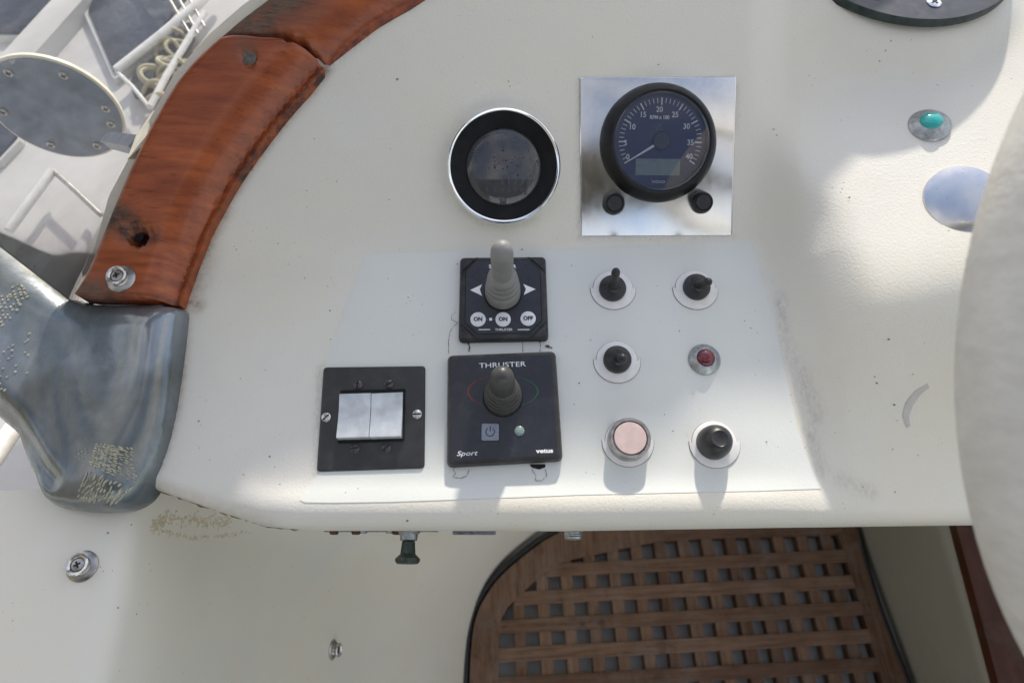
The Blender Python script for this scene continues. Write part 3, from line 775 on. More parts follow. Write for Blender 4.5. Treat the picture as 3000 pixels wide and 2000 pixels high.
# --- rocker switch plate
mx = place(852, 961, .002)
t = empty('switch_plate', mx, 'square black switch plate with two white rocker switches side by side', 'light switch')
poly = rpoly(locs([(727, 1083), (975, 1075), (977, 840), (743, 843)], mx, .0015), .0032)
obj('plate', slab(poly, [(0, -.0005), (0, .001), (.0006, .0019), (.0016, .0022)]), M_plate, t)
obj('switch_frame', slab(rpoly(locs([(776, 1018), (928, 1012), (931, 893), (782, 896)], mx, .003), .001), [(0, .002), (0, .0034), (.0004, .0037)]), M_blackm, t)
for x0, x1, x2, x3 in ((780, 852, 849, 775), (853.5, 925, 923, 850.5)):
    TLp, TRp, BRp, BLp = [np.array(loc(px, py, mx, .006)) for px, py in ((x0, 903 if x0 < 800 else 902), (x1, 901 if x0 < 800 else 899), (x2, 1007 if x0 < 800 else 1005), (x3, 1009 if x0 < 800 else 1007))]
    prof = [(0.0, .003), (.012, .0058), (.05, .0064), (.33, .0060), (.40, .0060), (.7, .0078), (.93, .0098), (.985, .0096), (1.0, .003)]
    bm = BM(); Lr, Rr = [], []
    for v, z in prof:
        Lr.append(bm.verts.new((*(TLp*(1-v)+BLp*v), z))); Rr.append(bm.verts.new((*(TRp*(1-v)+BRp*v), z)))
    for i in range(len(prof)-1): bm.faces.new((Lr[i], Lr[i+1], Rr[i+1], Rr[i]))
    bm.faces.new(Lr); bm.faces.new(Rr[::-1]); bm.faces.new((Lr[0], Rr[0], Rr[-1], Lr[-1]))
    bmesh.ops.bevel(bm, geom=[e for e in bm.edges if e.calc_face_angle(0) > .9], offset=.0005, segments=2, affect='EDGES')
    obj('rocker', bm, M_rock, t)
for px, py, s in ((822, 884, 1.5), (893, 882, .5), (815, 1029, .1), (887, 1028, .8)):
    screw(t, *loc(px, py, mx, .0025), .0021, .0037, mat('dark screw', (.09, .085, .085), .3, .7, mott=.3, ms=300), s, dome=.0016)
for px, py, s in ((749, 958, .8), (958, 951, .05)):
    screw(t, *loc(px, py, mx, .0025), .0021, .0036, M_steel, s, dome=.0013)

# --- toggle switches
def washer(t, mx, px, py, ru, rl, tilt=0.):
    """white self-adhesive disc with a step where the wider lower half begins"""
    c0 = loc(px, py, mx, .0006); pts = []
    for i in range(33): q = math.pi*i/32; pts.append((c0[0]+ru*math.cos(q+tilt), c0[1]+ru*math.sin(q+tilt)))
    for i in range(33): q = math.pi*(.97+1.06*i/32); pts.append((c0[0]+rl*math.cos(q+tilt), c0[1]+rl*.97*math.sin(q+tilt)))
    bm = BM(); c = c0
    def sc_(f): return [(c[0]+(x-c[0])*f, c[1]+(y-c[1])*f) for x, y in pts]
    loft(bm, [[(x, y, .0004) for x, y in sc_(1)], [(x, y, .0013) for x, y in sc_(1)], [(x, y, .0015) for x, y in sc_(.985)]])
    obj('label_disc', bm, M_label, t)
    b2 = BM(); loft(b2, [[(x, y, .0007) for x, y in sc_(1.02)], [(x, y, .00085) for x, y in sc_(1.015)]]); obj('dirt_edge', b2, M_seal, t)
for px, py, bx, by, tx, ty, ln, lab in [
        (1408, 664, 1408, 659, 1415, 622, 21, 'black toggle switch whose lever points up toward the steel plate'),
        (1597, 664, 1602, 656, 1628, 647, 21, 'black toggle switch whose lever leans to the right'),
        (1417, 829, 1419, 823, 1431, 822, 16, 'black toggle switch with worn lever, beside the red lamp')]:
    mx = place(px, py); t = empty('toggle_switch', mx, lab, 'toggle switch', 'toggle switches on the patch')
    washer(t, mx, px, py, 16.2*k, 18.4*k)
    c0 = loc(bx, by, mx, .006)
    obj('boot', lathe([(11*k, 1.4*k), (11.1*k, 4.5*k), (10.6*k, 6.0*k), (8.5*k, 7.0*k), (6.5*k, 7.8*k), (5.2*k, 9*k), (4.6*k, 10*k)], 40, c0), M_rubber, t)
    zt = (7+ln*.8)*k
    for _ in range(3):
        tp_ = loc(tx, ty, mx, zt); L_ = math.hypot(tp_[0]-c0[0], tp_[1]-c0[1])
        zt = .008+math.sqrt(max((ln*k)**2-L_**2, (.3*ln*k)**2))
    A0, B0 = Vector((c0[0], c0[1], .0075)), Vector((*tp_, zt)); D0 = B0-A0
    prof = [(0, 4.6), (.15, 3.9), (.3, 3.2), (.55, 3.1), (.8, 3.5), (.92, 3.5), (1.02, 2.8), (1.08, 1.6), (1.1, .1)]
    obj('lever', tube([A0+D0*s for s, _ in prof], [r*k for _, r in prof], 16), M_rubber, t)

# --- lamps, buttons
def lamp(mx, lab, lens, cx, cy, r1, name='indicator_lamp', lr=6.9):
    t = empty(name, mx, lab, 'indicator lamp', 'indicator lamps')
    obj('bezel', lathe([(r1*k, -2*k), (r1*k, 1.2*k), (r1*.97*k, 1.8*k), (8.6*k, 5.2*k), (8.2*k, 5.6*k), (7.2*k, 5.6*k), (6.9*k, 4.6*k)], 56, cap1=False), M_zinc, t)
    obj('lens', lathe([(lr*k, 4*k), (lr*k, 5.8*k), (lr*.9*k, 7.2*k), (lr*.65*k, 8.4*k), (lr*.3*k, 9.1*k), (.01*k, 9.3*k)], 40), lens, t)
lamp(place(1617, 826), 'round grey metal lamp with dark red lens on the pale patch', M_redl, 0, 0, 12.8)
lamp(place(2134, 289, n=(-.20, .44, .87)), 'round grey metal lamp with turquoise lens beside the compass pod', M_tealg, 0, 0, 15.8, lr=8.4)

mx = place(1442, 1013); t = empty('push_button', mx, 'faded pink push button in a grey metal ring at bottom of the patch', 'push button')
washer(t, mx, 1442, 1014, 17.2*k, 19.5*k)
c0 = loc(1444, 1010, mx, .004)
obj('ring', lathe([(15.8*k, 1*k), (15.8*k, 9*k), (15.4*k, 11.5*k), (14.8*k, 12.4*k), (13.2*k, 12.4*k), (12.6*k, 11.5*k), (12.5*k, 9*k)], 64, c0, cap1=False), M_steeld, t)
obj('cap', lathe([(12.2*k, 8*k), (12.2*k, 11.6*k), (11.7*k, 12.3*k), (.01*k, 12.5*k)], 56, c0), M_pink, t)
mx = place(1640, 1018); t = empty('push_button', mx, 'domed black rubber push button at bottom right of the patch', 'push button')
washer(t, mx, 1641, 1018, 17.0*k, 19.2*k)
c0 = loc(1639, 1016, mx, .003)
obj('dome', lathe([(12.8*k, 1.2*k), (12.8*k, 4*k), (12.5*k, 9*k), (11.4*k, 13.5*k), (9.4*k, 17*k), (7.2*k, 19*k), (6.0*k, 19.6*k), (5.6*k, 19.3*k), (.01*k, 19.2*k)], 48, c0), M_rubber, t)

mx = place(2214, 459, n=(-.16, .33, .93))
t = obj('steel_disc', lathe([(28.5*k, -3*k), (28.6*k, 1.2*k), (28*k, 2.2*k), (24*k, 3.0*k), (19*k, 3.7*k), (12*k, 4.3*k), (6*k, 4.6*k), (.01*k, 4.7*k)], 80), M_disc2, mx=mx)
tag(t, 'pitted polished steel disc below the turquoise lamp', 'steel disc')

# --- compass ring on the pod
yup = UPC.copy()
P = RAY(2062, -116)*.583
mx = frame(P, yup, 0., FWC)
t = empty('compass_flange', mx, 'black compass flange with cross head screws at the top edge', 'compass')
obj('flange', lathe([(90*k, -3*k), (95*k, -2*k), (95.5*k, 3*k), (94.5*k, 5*k), (60*k, 5.6*k), (58*k, 5.6*k)], 120, cap0=False, cap1=False), [M_ring, M_ringe], t)
fl = bpy.data.objects['flange'].data
for p in fl.polygons:
    c_ = p.center
    if math.hypot(c_.x, c_.y) > .0945: p.material_index = 1
obj('gimbal_ring', lathe([(62*k, 5*k), (61*k, 6.4*k), (59*k, 6.8*k), (57*k, 6*k)], 96, cap0=False, cap1=False), M_ring, t)
obj('bowl', lathe([(58*k, 4*k), (57*k, 5*k), (40*k, 6.5*k), (.1*k, 7*k)], 64), M_bezel, t)
for an in (-85, -119, -52, -18, -152, 15, 165):
    screw(t, 76*k*math.cos(R_(an)), 76*k*math.sin(R_(an)), .0053, .0056, M_chrome, R_(35), cross=True, dome=.0014)
# recess the first visible screws lower on the ring
bm = tube([Lw(.470, .205, .10), Lw(.485, .26, .115), Lw(.49, .33, .125), Lw(.485, .40, .13)], .012, 10)
tag(obj('black_hose', bm, M_rubber), 'black hose behind the compass pod at the top right corner', 'hose')

# ------------------------------------------------------------------ teak capping
def near(V, pts, r, off=.012):
    L = np.array(pxs(pts, off)); L = L if len(L) > 1 else np.vstack([L, L+1e-5]); return np.exp(-(segdist(V, L)/r)**2)
def teak_h(top, rin, inner, outer, off):
    Li, Lo = np.array(pxs(inner, 0.004)), np.array(pxs(outer, off))
    def f(V, d):
        h = hC(V[:, 0], V[:, 1])
        di = segdist(V, Li); do = d
        r = rin; q = np.minimum(di, r); y = .005+(top-.005)*(1-(1-q/r)**2.2)
        r2 = .005; q2 = np.minimum(d, r2); y -= .003*(1-q2/r2)**2
        return h + np.maximum(y, .002)
    return f
low = pxs(low_px, .014)
inner_ln = sq([(738, 150)]+T_IN)
f_low = teak_h(.022, .026, inner_ln, T_OUT, .02)
hole1 = np.array(pxs([(312, 540)], .022)[0]); bung = np.array(pxs([(571, 131)], .022)[0])
def f_low2(V, d):
    h = f_low(V, d)
    r = np.linalg.norm((V-hole1)*[.85, 1], axis=1); h = h - .018*(1-sstep(r, .0050, .0075)) - .003*(1-sstep(r, .006, .016))
    r = np.linalg.norm(V-bung, axis=1); return h - .0028*(1-sstep(r, .0058, .0068))
t1 = sheet('teak_capping', low, .0024, f_low2, .020, M_teak, attrs={
    'weather': lambda V: np.clip(.95*near(V, [(190, 672), (250, 680)], .012)+.75*near(V, [(250, 520), (290, 510)], .010)+.5*near(V, [(330, 545)], .012)+.55*near(V, [(571, 131)], .010)+.35*near(V, [(200, 640), (320, 380)], .004), 0, 1),
    'stain': lambda V: np.clip(.9*near(V, [(735, 160), (650, 262), (560, 385)], .008)+.9*near(V, [(300, 545), (365, 548)], .006)+.8*near(V, [(270, 515), (330, 520)], .006)+.45*near(V, [(540, 402), (440, 620)], .006)+.5*near(V, [(220, 685), (400, 692)], .004), 0, 1)}, edge=.002)
tag(t1, 'longer varnished red brown teak capping with an open screw hole, curving along the dash', 'wood capping')
th = lathe([(5.2*k, -6*k), (5.6*k, 4*k), (5.2*k, 4*k), (4.6*k, -5.5*k)], 24)
up = pxs(up_px, .010)
f_up = teak_h(.020, .028, sq([(740, 150), (800, 92), (860, 46), (940, 0), (1060, -90)]), [(508, 100), (640, -8)], .02)
t2 = sheet('teak_capping', up, .0026, lambda V, d: f_up(V, d)-.004, .016, M_teak, attrs={
    'weather': lambda V: np.clip(1.3*near(V, [(520, 92), (575, 50), (640, 4), (700, -40)], .017)+.9*near(V, [(545, 100), (590, 85)], .010)+.5*near(V, [(640, 125), (730, 140)], .006), 0, 1),
    'stain': lambda V: np.clip(.9*near(V, [(600, 112), (700, 118)], .006)+.7*near(V, [(740, 140), (850, 50), (940, -5)], .006), 0, 1)}, edge=.002)
tag(t2, 'upper teak capping with grey weathered outer edge, running off the top of the frame', 'wood capping')
strip('joint_gap', T_TOP[:-2], .0055, M_dark, t2, .004, wv=lambda u: 1.)
# bung and plug parts
def on_teak(px, py, off): 
    a, b, P, n = surf(px, py, off); return frame(P, n)
mb = on_teak(571, 131, .0195); bm = lathe([(6.2*k, -2*k), (6.2*k, 0), (5.6*k, .3*k), (.01*k, -.3*k)], 24)
o = obj('bung', bm, mat('weathered bung', (.13, .11, .10), .7, mott=.5, ms=300, bump=.8), mx=mb); adopt(o, t1)
mb = on_teak(316, 541, .011); o = obj('hole_lining', lathe([(5.0*k, -2*k), (5.0*k, 0)], 24), M_dark, mx=mb); adopt(o, t1)

def stud(mx, lab, r=11.2):
    s = r/11.2; t = empty('snap_stud', mx, lab, 'snap stud', 'metal snap studs')
    obj('flange', lathe([(11.2*k*s, 0), (11.2*k*s, .8*k*s), (9.5*k*s, 2*k*s), (7*k*s, 2.6*k*s), (6.2*k*s, 4*k*s)], 40), M_steeld, t)
    obj('cup', lathe([(5.9*k*s, 3*k*s), (6.0*k*s, 5*k*s), (7.6*k*s, 7*k*s), (7.9*k*s, 8.2*k*s), (7.2*k*s, 8.9*k*s), (6.0*k*s, 8.5*k*s), (5.0*k*s, 7.4*k*s)], 40, cap1=False), M_steel, t)
    screw(t, 0, 0, 6.6*k*s, 4.6*k*s, M_steeld, .4, cross=True, dome=.0012)
stud(on_teak(279, 641, .022), 'metal snap stud screwed to the lower end of the teak')

# ------------------------------------------------------------------ weathered cap over the coaming end
cap_px = [(-60, 470), (0, 530), (80, 608), (132, 652), (160, 672), (185, 679), (240, 682), (300, 683), (350, 685), (390, 694), (415, 706), (414, 740), (408, 800), (400, 860), (390, 930), (378, 985), (365, 1030), (345, 1080), (322, 1118), (300, 1146), (265, 1165), (220, 1169), (180, 1170), (130, 1165), (90, 1152), (68, 1130), (50, 1090), (30, 1040), (5, 985), (-60, 880)]
fold = np.array([ab_plane(px, py, .016) for px, py in [(-40, 900), (20, 965), (60, 1025), (85, 1068), (110, 1100)]])
def cap_h(V, d):
    R = .028; q = np.minimum(d, R); y = .021*np.sqrt(np.maximum(0, 1-((R-q)/R)**2))
    a, b = V[:, 0], V[:, 1]
    y = y + .006*np.exp(-((a+.27-.12*b)/.018)**2) + .05*sstep(-a, .33, .46)*sstep(b, -.06, .08)
    df = segdist(V, fold); y = y - .006*np.exp(-(df/.007)**2)
    y += .0022*np.sin(a*95+b*40)*np.minimum(1, d/.03)
    return y - .004
cap_px = [tuple(p) for p in spline(cap_px, 3)]
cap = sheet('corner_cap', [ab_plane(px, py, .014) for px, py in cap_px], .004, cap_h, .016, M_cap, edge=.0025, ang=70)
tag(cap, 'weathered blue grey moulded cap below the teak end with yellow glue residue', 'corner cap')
capV = None
def cap_at(px, py):
    V = np.array([ab_plane(px, py, .017)]); B = np.array([ab_plane(*p, .014) for p in cap_px]); B = np.vstack([B, B[:1]])
    return V[0], float(cap_h(V, segdist(V, B))[0])
bm = BM()
def dab(px, py, l, w, ang):
    v, h = cap_at(px, py); c_, s_ = math.cos(ang), math.sin(ang)
    rings = []
    for f, z in ((1, -.0004), (.9, .0004), (.5, .0008)):
        rings.append([Lw(v[0]+(c_*l*math.cos(q)*.5-s_*w*math.sin(q)*.5)*f, v[1]+(s_*l*math.cos(q)*.5+c_*w*math.sin(q)*.5)*f, h+z) for q in np.linspace(0, 2*math.pi, 7)[:-1]])
    loft(bm, rings, False, True)
def grid_dabs(quad, nu, nv, keep, l, w, ang):
    q = np.array(quad, float)
    for i in range(nu):
        for j in range(nv):
            if random.random() > keep: continue
            u, v = (i+.5+random.uniform(-.2, .2))/nu, (j+.5+random.uniform(-.2, .2))/nv
            p = (q[0]*(1-u)+q[1]*u)*(1-v)+(q[3]*(1-u)+q[2]*u)*v
            dab(p[0], p[1], l*random.uniform(.6, 1.5), w*random.uniform(.7, 1.3), ang+random.uniform(-.3, .3))
grid_dabs([(228, 1020), (312, 1030), (308, 1108), (212, 1072)], 9, 13, .85, .0042, .0013, R_(-22))
grid_dabs([(205, 1078), (300, 1118), (262, 1155), (163, 1142)], 13, 5, .78, .0048, .0013, R_(58))
grid_dabs([(165, 1022), (210, 1030), (205, 1060), (170, 1050)], 4, 4, .5, .0016, .0012, 0)
grid_dabs([(-20, 760), (72, 655), (82, 690), (-10, 830)], 14, 7, .6, .0022, .0016, R_(40))
grid_dabs([(10, 830), (80, 760), (70, 860), (0, 925)], 9, 8, .42, .0022, .0014, R_(30))
o = obj('glue_residue', bm, M_glue, None); adopt(o, cap); o['kind'] = 'stuff'

# ------------------------------------------------------------------ coaming wall (left) as a swept sheet
HT = CAMH  # camera height
def on_h(px, py, z):
    r = RAY(px, py); t = (z-CAMH)/(r @ UPC); return np.array(W(r*t))
zT = W(RAY(315, 1130)*.522).z
secs = []
for (rx, ry), (fx, fy) in [((360, 1000), (1640, 1090)), ((325, 1100), (1330, 1175)), ((305, 1150), (1215, 1240)), ((288, 1215), (1135, 1320)), ((262, 1390), (1090, 1430)), ((222, 1568), (1074, 1568)), ((165, 1800), (1070, 1800)), ((60, 2200), (1060, 2300))]:
    secs.append((on_h(rx, ry, zT), on_h(fx, fy, 0.0)))
rid = np.array(spline([s[0] for s in secs], 10, False)); flo = np.array(spline([s[1] for s in secs], 10, False))
rowsv = []
for iq, (r, f) in enumerate(zip(rid, flo)):
    ext = .03 + .30*sstep(iq, 12, 24)
    d = (f-r); L = np.linalg.norm(d); d /= L
    lf = np.array([-1, 0, .02]); rad = .018
    p0 = r+lf*(ext+.02); pa = r+lf*rad; pb = r+d*rad
    row = [p0, r+lf*(ext*.6+.014), r+lf*(ext*.3+.012), r+lf*.022]
    for q in np.linspace(0, 1, 7): row.append((1-q)**2*pa+2*q*(1-q)*r+q*q*pb)
    hb = np.array([f[0], f[1], 0.02])
    for q in (.06, .12, .2, .3, .4, .5, .6, .7, .8, .9, .97, 1.0):
        row.append(r+d*(rad+(L-rad)*q) + np.array([1, 0, 0])*(-.035*math.sin(math.pi*q)*0.4))
    rowsv.append(row)
nv = len(rowsv[0]); VV = np.array(rowsv).reshape(-1, 3)
fcs = [(i*nv+j, i*nv+j+1, (i+1)*nv+j+1, (i+1)*nv+j) for i in range(len(rowsv)-1) for j in range(nv-1)]
wall = raw('coaming_wall', VV, fcs, M_wall, ang=75); tag(wall, 'smooth cream cockpit coaming with rounded edge, below the grey cap', 'coaming')
def on_wall(px, py):
    r = W(RAY(px, py))-CAMW
    hit = wall.ray_cast(CAMW - wall.location, r.normalized()); return hit
bpy.context.view_layer.update()
def wall_frame(px, py, lift=0.):
    ok, p, n, i = on_wall(px, py)
    if not ok: print('no wall hit', px, py)
    if n.dot(CAMW-(p+wall.location)) < 0: n = -n
    q = n.to_track_quat('Z', 'Y').to_matrix().to_4x4(); q.translation = p+wall.location+n*lift; return q
stud(wall_frame(190, 1300), 'metal snap stud on the top of the cream coaming below the grey cap', 11.2)
stud(wall_frame(764, 1491), 'metal snap stud seen from the side, low on the cream wall', 11.5)
# dried glue smear on the coaming
bm = BM()
def wdab(px, py, l, w, ang):
    m_ = wall_frame(px, py); rings = []
    for f, z in ((1, -.0002), (.85, .0004), (.4, .0006)):
        rings.append([m_ @ Vector(((math.cos(ang)*l*math.cos(q)-math.sin(ang)*w*math.sin(q))*.5*f, (math.sin(ang)*l*math.cos(q)+math.cos(ang)*w*math.sin(q))*.5*f, z)) for q in np.linspace(0, 2*math.pi, 7)[:-1]])
    loft(bm, rings, False, True)
for pts, n, w in [([(348, 1205), (378, 1190), (395, 1185)], 60, 14), ([(395, 1190), (450, 1192), (500, 1188), (528, 1198)], 110, 17), ([(455, 1200), (500, 1204), (525, 1200)], 60, 10), ([(380, 1222), (440, 1235), (500, 1232), (570, 1220)], 90, 5), ([(352, 1212), (372, 1205), (380, 1196)], 50, 18)]:
    L_ = resample(pts, 3, False)
    for _ in range(n):
        p = random.choice(L_); wdab(p[0]+random.gauss(0, 3), p[1]+random.gauss(0, w*.5), random.uniform(.0012, .0034), random.uniform(.0007, .0015), random.uniform(-.6, .9))
o = obj('glue_smear', bm, mat('dry glue', (.60, .52, .36), .7, mott=.2, ms=500), None); adopt(o, wall); o['kind'] = 'stuff'
# sealant in the joint under the console edge
pts = [surf(px, py)[2] - EN*.006 + EY*.002 for px, py in [(318, 1106), (345, 1117), (390, 1134), (430, 1147), (480, 1165), (520, 1178), (570, 1194), (612, 1207), (680, 1213)]]
P_ = resample([np.array(W(p)) for p in pts], .003, False)
o = obj('joint_sealant', tube([Vector(p)+Vector((random.uniform(-1, 1), random.uniform(-1, 1), random.uniform(-1, 1)))*.0004 for p in P_], [.0035*random.uniform(.7, 1.15) for _ in P_], 7), M_seal)
adopt(o, con)

# ------------------------------------------------------------------ fittings under the front edge
def cpt(px, py, z): return RAY(px, py)*z
AXD = np.array([0, -.93, .37]); AXD /= np.linalg.norm(AXD)        # out towards the helmsman, slightly down
def edge_frame(px, py, z): return frame(cpt(px, py, z), AXD, 0., EN)
mx = edge_frame(940, 1214, .535)
t = empty('pull_knob', mx, 'dark verdigris pull knob sticking out below the dash edge', 'knob')
obj('collar', lathe([(8*k, -6*k), (8.6*k, -2*k), (8.6*k, 3*k), (7.0*k, 4.2*k), (6.6*k, 8.6*k), (5.5*k, 9.2*k)], 28), M_zinc, t)
obj('stem', lathe([(3*k, 8*k), (5.1*k, 10*k), (5.4*k, 14*k), (5.9*k, 19*k), (8.2*k, 21*k), (9.6*k, 22.4*k), (9.4*k, 24.6*k), (8*k, 26*k), (.01*k, 26.4*k)], 32), M_verd, t)
mx = edge_frame(1316, 1212, .535)
t = tag(obj('threaded_fitting', lathe([(8.2*k, -6*k), (8.2*k, 2*k), (7.2*k, 2.2*k), (6.8*k, 3*k), (7.2*k, 4*k), (6.7*k, 4.6*k), (7.1*k, 5.6*k), (6.6*k, 6.2*k), (7.0*k, 7.2*k), (6.2*k, 8.6*k), (5*k, 8.8*k)], 32), M_zinc, mx=mx), 'short threaded metal fitting below the dash edge', 'threaded fitting')
mx = edge_frame(870, 1214, .532)
t = empty('under_bracket', mx, 'thin metal strip with rusty screw heads under the dash edge', 'bracket')
def ebox(x0, x1, y0, y1, z0, z1): return loft(BM(), [[(x0, y0, z), (x1, y0, z), (x1, y1, z), (x0, y1, z)] for z in (z0, z1)])
obj('strip', ebox(-.044, .046, -.008, -.006, -.02, .0016), M_zinc, t)
for px in (762, 813, 908, 941):
    a_ = (px-870)/1568*.53; o = obj('screw_head', lathe([(3.6*k, -5*k), (3.6*k, 2.2*k), (3*k, 3.4*k), (.01*k, 3.6*k)], 16), M_rust, t); o.location = (a_, -.0075, 0)
for px in (830, 892):
    a_ = (px-870)/1568*.53; o = obj('nut', lathe([(3.4*k, -5*k), (3.4*k, 1.6*k), (2.6*k, 2.6*k)], 6), M_zinc, t); o.location = (a_, -.0080, 0)
mx = edge_frame(1088, 1216, .531)
t = empty('empty_socket', mx, 'empty dark socket with thin flange under the dash edge', 'socket')
obj('flange', slab(rpoly(rect(.034, .004, (0, -.0085)), .0015), [(0, -.02), (0, .0028)]), M_zinc, t)
obj('opening', ebox(-.016, .0175, -.0060, .001, -.02, .0006), M_dark, t)

# ------------------------------------------------------------------ cockpit sole, grating, locker
def fl(px, py, z=0.): return on_h(px, py, z)
gA = R_(2.75)
ux, uy = np.array([math.cos(gA), math.sin(gA)]), np.array([-math.sin(gA), math.cos(gA)])
z2 = lambda x, y: ((1300+x/1.568)/1.2755, (1500+y/1.568)/1.2755)
PIT = .0502
# grating frame thing
gz = .034
org = np.array([.144, .0425])                       # centre of a known hole (row 5)
g = empty('teak_grating', Matrix.Translation((float(org[0]), float(org[1]), 0)) @ Matrix.Rotation(gA, 4, 'Z'), 'weathered teak grating on the cockpit floor below the dash', 'floor grating')
def tol(p): d = np.asarray(p)[:2]-org; return np.array([d @ ux, d @ uy])
inn = [tol(fl(*z2(*p), gz)) for p in [(252, 1200), (250, 784), (255, 620), (262, 500), (290, 440), (345, 385), (420, 315), (490, 255), (560, 222), (640, 205), (985, 132), (1240, 117), (1600, 108), (1815, 100), (1860, 240), (1940, 500), (2020, 784), (2150, 1200)]]
outr = [tol(fl(*z2(*p), gz)) for p in [(105, 1200), (118, 784), (126, 620), (140, 510), (170, 425), (225, 335), (290, 265), (380, 190), (460, 130), (545, 86), (985, 40), (1240, 30), (1600, 15), (1880, -5), (1935, 240), (2020, 500), (2130, 784), (2290, 1200)]]
inn, outr = np.array(inn), np.array(outr)
def solid(poly, z0, z1, bev=.0015):
    P = np.array(poly); c = P.mean(0)
    return loft(BM(), [[(x, y, z0) for x, y in P], [(x, y, z1-bev) for x, y in P], [(x, y, z1) for x, y in scl(list(map(tuple, P)), bev)]])
# rails: left curve in two planks, top plank, right plank
def rail(idx, m):
    q = [tuple(p) for p in outr[idx]]+[tuple(p) for p in inn[idx][::-1]]
    bm = BM(); n = len(idx); vs = []
    for z in (gz-.031, gz): vs.append([bm.verts.new((*p, z)) for p in q])
    N = len(q)
    for i in range(N): bm.faces.new((vs[0][i], vs[0][(i+1) % N], vs[1][(i+1) % N], vs[1][i]))
    for s in (0, 1):
        for i in range(n-1): bm.faces.new((vs[s][i], vs[s][i+1], vs[s][N-2-i], vs[s][N-1-i]))
    return obj('rail', bm, m, g, 30)
rail(list(range(0, 4)), M_grate2); rail(list(range(3, 11)), wood('bare teak mitre', (.12, .066, .040), (.26, .160, .105), (.035, .022, .016), (.22, .18, .15), .7, 0, (150, 12, 150), (0, 0, R_(-40))))
rail(list(range(10, 14)), M_grate); rail(list(range(13, 18)), M_grate2)
def clipspan(val, axis):
    """span of the inner outline along a line: axis 0 = horizontal line at y=val"""
    xs = []; Q = np.vstack([inn, inn[:1]])
    for p, q in zip(Q[:-1], Q[1:]):
        a0, a1 = (p[1], q[1]) if axis == 0 else (p[0], q[0])
        if (a0-val)*(a1-val) < 0:
            u = (val-a0)/(a1-a0); r = p+(q-p)*u; xs.append(r[0] if axis == 0 else r[1])
    return (min(xs), max(xs)) if len(xs) >= 2 else None
bar = .0255
def beam(x0, x1, y0, y1, z0, z1, name, m):
    j = lambda s: random.uniform(-s, s)
    bm = BM(); b = .0012
    loft(bm, [[(x0, y0, z0), (x1, y0, z0), (x1, y1, z0), (x0, y1, z0)], [(x0, y0, z1-b), (x1, y0, z1-b), (x1, y1, z1-b), (x0, y1, z1-b)], [(x0+b, y0+b, z1), (x1-b, y0+b, z1), (x1-b, y1-b, z1), (x0+b, y1-b, z1)]])
    # long pieces keep enough rings for the light
    me_o = obj(name, bm, m, g, 30); return me_o
ymin, ymax = inn[:, 1].min(), inn[:, 1].max(); xmin, xmax = inn[:, 0].min(), inn[:, 0].max()
for i in range(-6, 8):
    yc = (i+.5)*PIT*1.018
    s = clipspan(yc, 0)
    if not s or yc < -.20: continue
    beam(s[0]-.006, s[1]+.006, yc-bar/2, yc+bar/2, gz-.016, gz-.001+random.uniform(-.0006, .0004), 'long_slat', M_grate)
for j in range(-8, 20):
    xc = (j+.5)*PIT
    s = clipspan(xc, 1)
    if not s: continue
    beam(xc-bar/2*.93, xc+bar/2*.93, max(s[0], -.24)-.006, s[1]+.006, gz-.028, gz-.0035+random.uniform(-.0006, .0004), 'cross_slat', M_grate2)
# black rubber seal along the curved side of the opening
pts = [(p[0], p[1], gz-.012) for p in spline([q+np.array([-.008, .004]) for q in outr[:10]], 4, False)]
obj('dark_gap_seal', tube(pts, .0075, 10), M_rubber, g)
pts = [(p[0], p[1], gz-.012) for p in spline([q+np.array([.007, .002]) for q in outr[13:18]], 4, False)]
obj('dark_gap_seal', tube(pts, .0075, 10), M_rubber, g)  # black tube added here to darken the lit gap beside the locker
# sole
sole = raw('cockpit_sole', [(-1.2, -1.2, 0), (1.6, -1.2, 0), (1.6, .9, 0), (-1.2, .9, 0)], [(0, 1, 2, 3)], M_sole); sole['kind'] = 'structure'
# dark rubber seal between grating and wall is simply the gap; locker side on the right
A0, A1 = fl(*z2(1880, 20), .02), fl(*z2(2160, 784), .02); dA = A1-A0
lowb = [A0-dA*.8, A0, A1, A1+dA*1.2]
def lift(px, py, h): return on_h(px, py, h)
zl = .33
B0, B1 = lift(2172, 1205, zl), lift(2275, 1568, zl); dB = B1-B0
upb = [B0-dB*.8, B0, B1, B1+dB*1.2]
vs = []; 
for lo_, hi_ in zip(lowb, upb):
    lo_ = np.array([lo_[0]+.008, lo_[1], -.0]); d = hi_-lo_
    rt_ = np.array([1, .12, 0])
    row = [lo_, lo_+d*.3, lo_+d*.6, lo_+d*.9]
    pa, pb = lo_+d*.9, hi_+rt_*.045
    for q in np.linspace(.15, 1, 7): row.append((1-q)**2*pa+2*q*(1-q)*hi_+q*q*pb)
    row.append(hi_+rt_*.6)
    vs.append(row)
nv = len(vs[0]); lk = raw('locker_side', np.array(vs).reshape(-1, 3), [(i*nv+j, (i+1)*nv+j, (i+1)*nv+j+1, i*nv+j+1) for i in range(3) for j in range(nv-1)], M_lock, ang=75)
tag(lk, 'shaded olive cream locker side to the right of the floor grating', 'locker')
T0, T1, T2, T3 = lift(2196, 1205, zl+.012), lift(2252, 1205, zl+.012), lift(2385, 1600, zl+.012), lift(2302, 1600, zl+.012)
ex0, ex1 = (T0-T3)*.6, (T1-T2)*.6
q = [T0+ex0, T1+ex1, T2-ex1*1.2, T3-ex0*1.2]
bm = loft(BM(), [[tuple(p-np.array([0, 0, .02])) for p in q], [tuple(p) for p in q]])
tag(obj('trim_board', bm, M_trim), 'dark brown wooden trim board between the locker and the white wheel rim', 'trim')
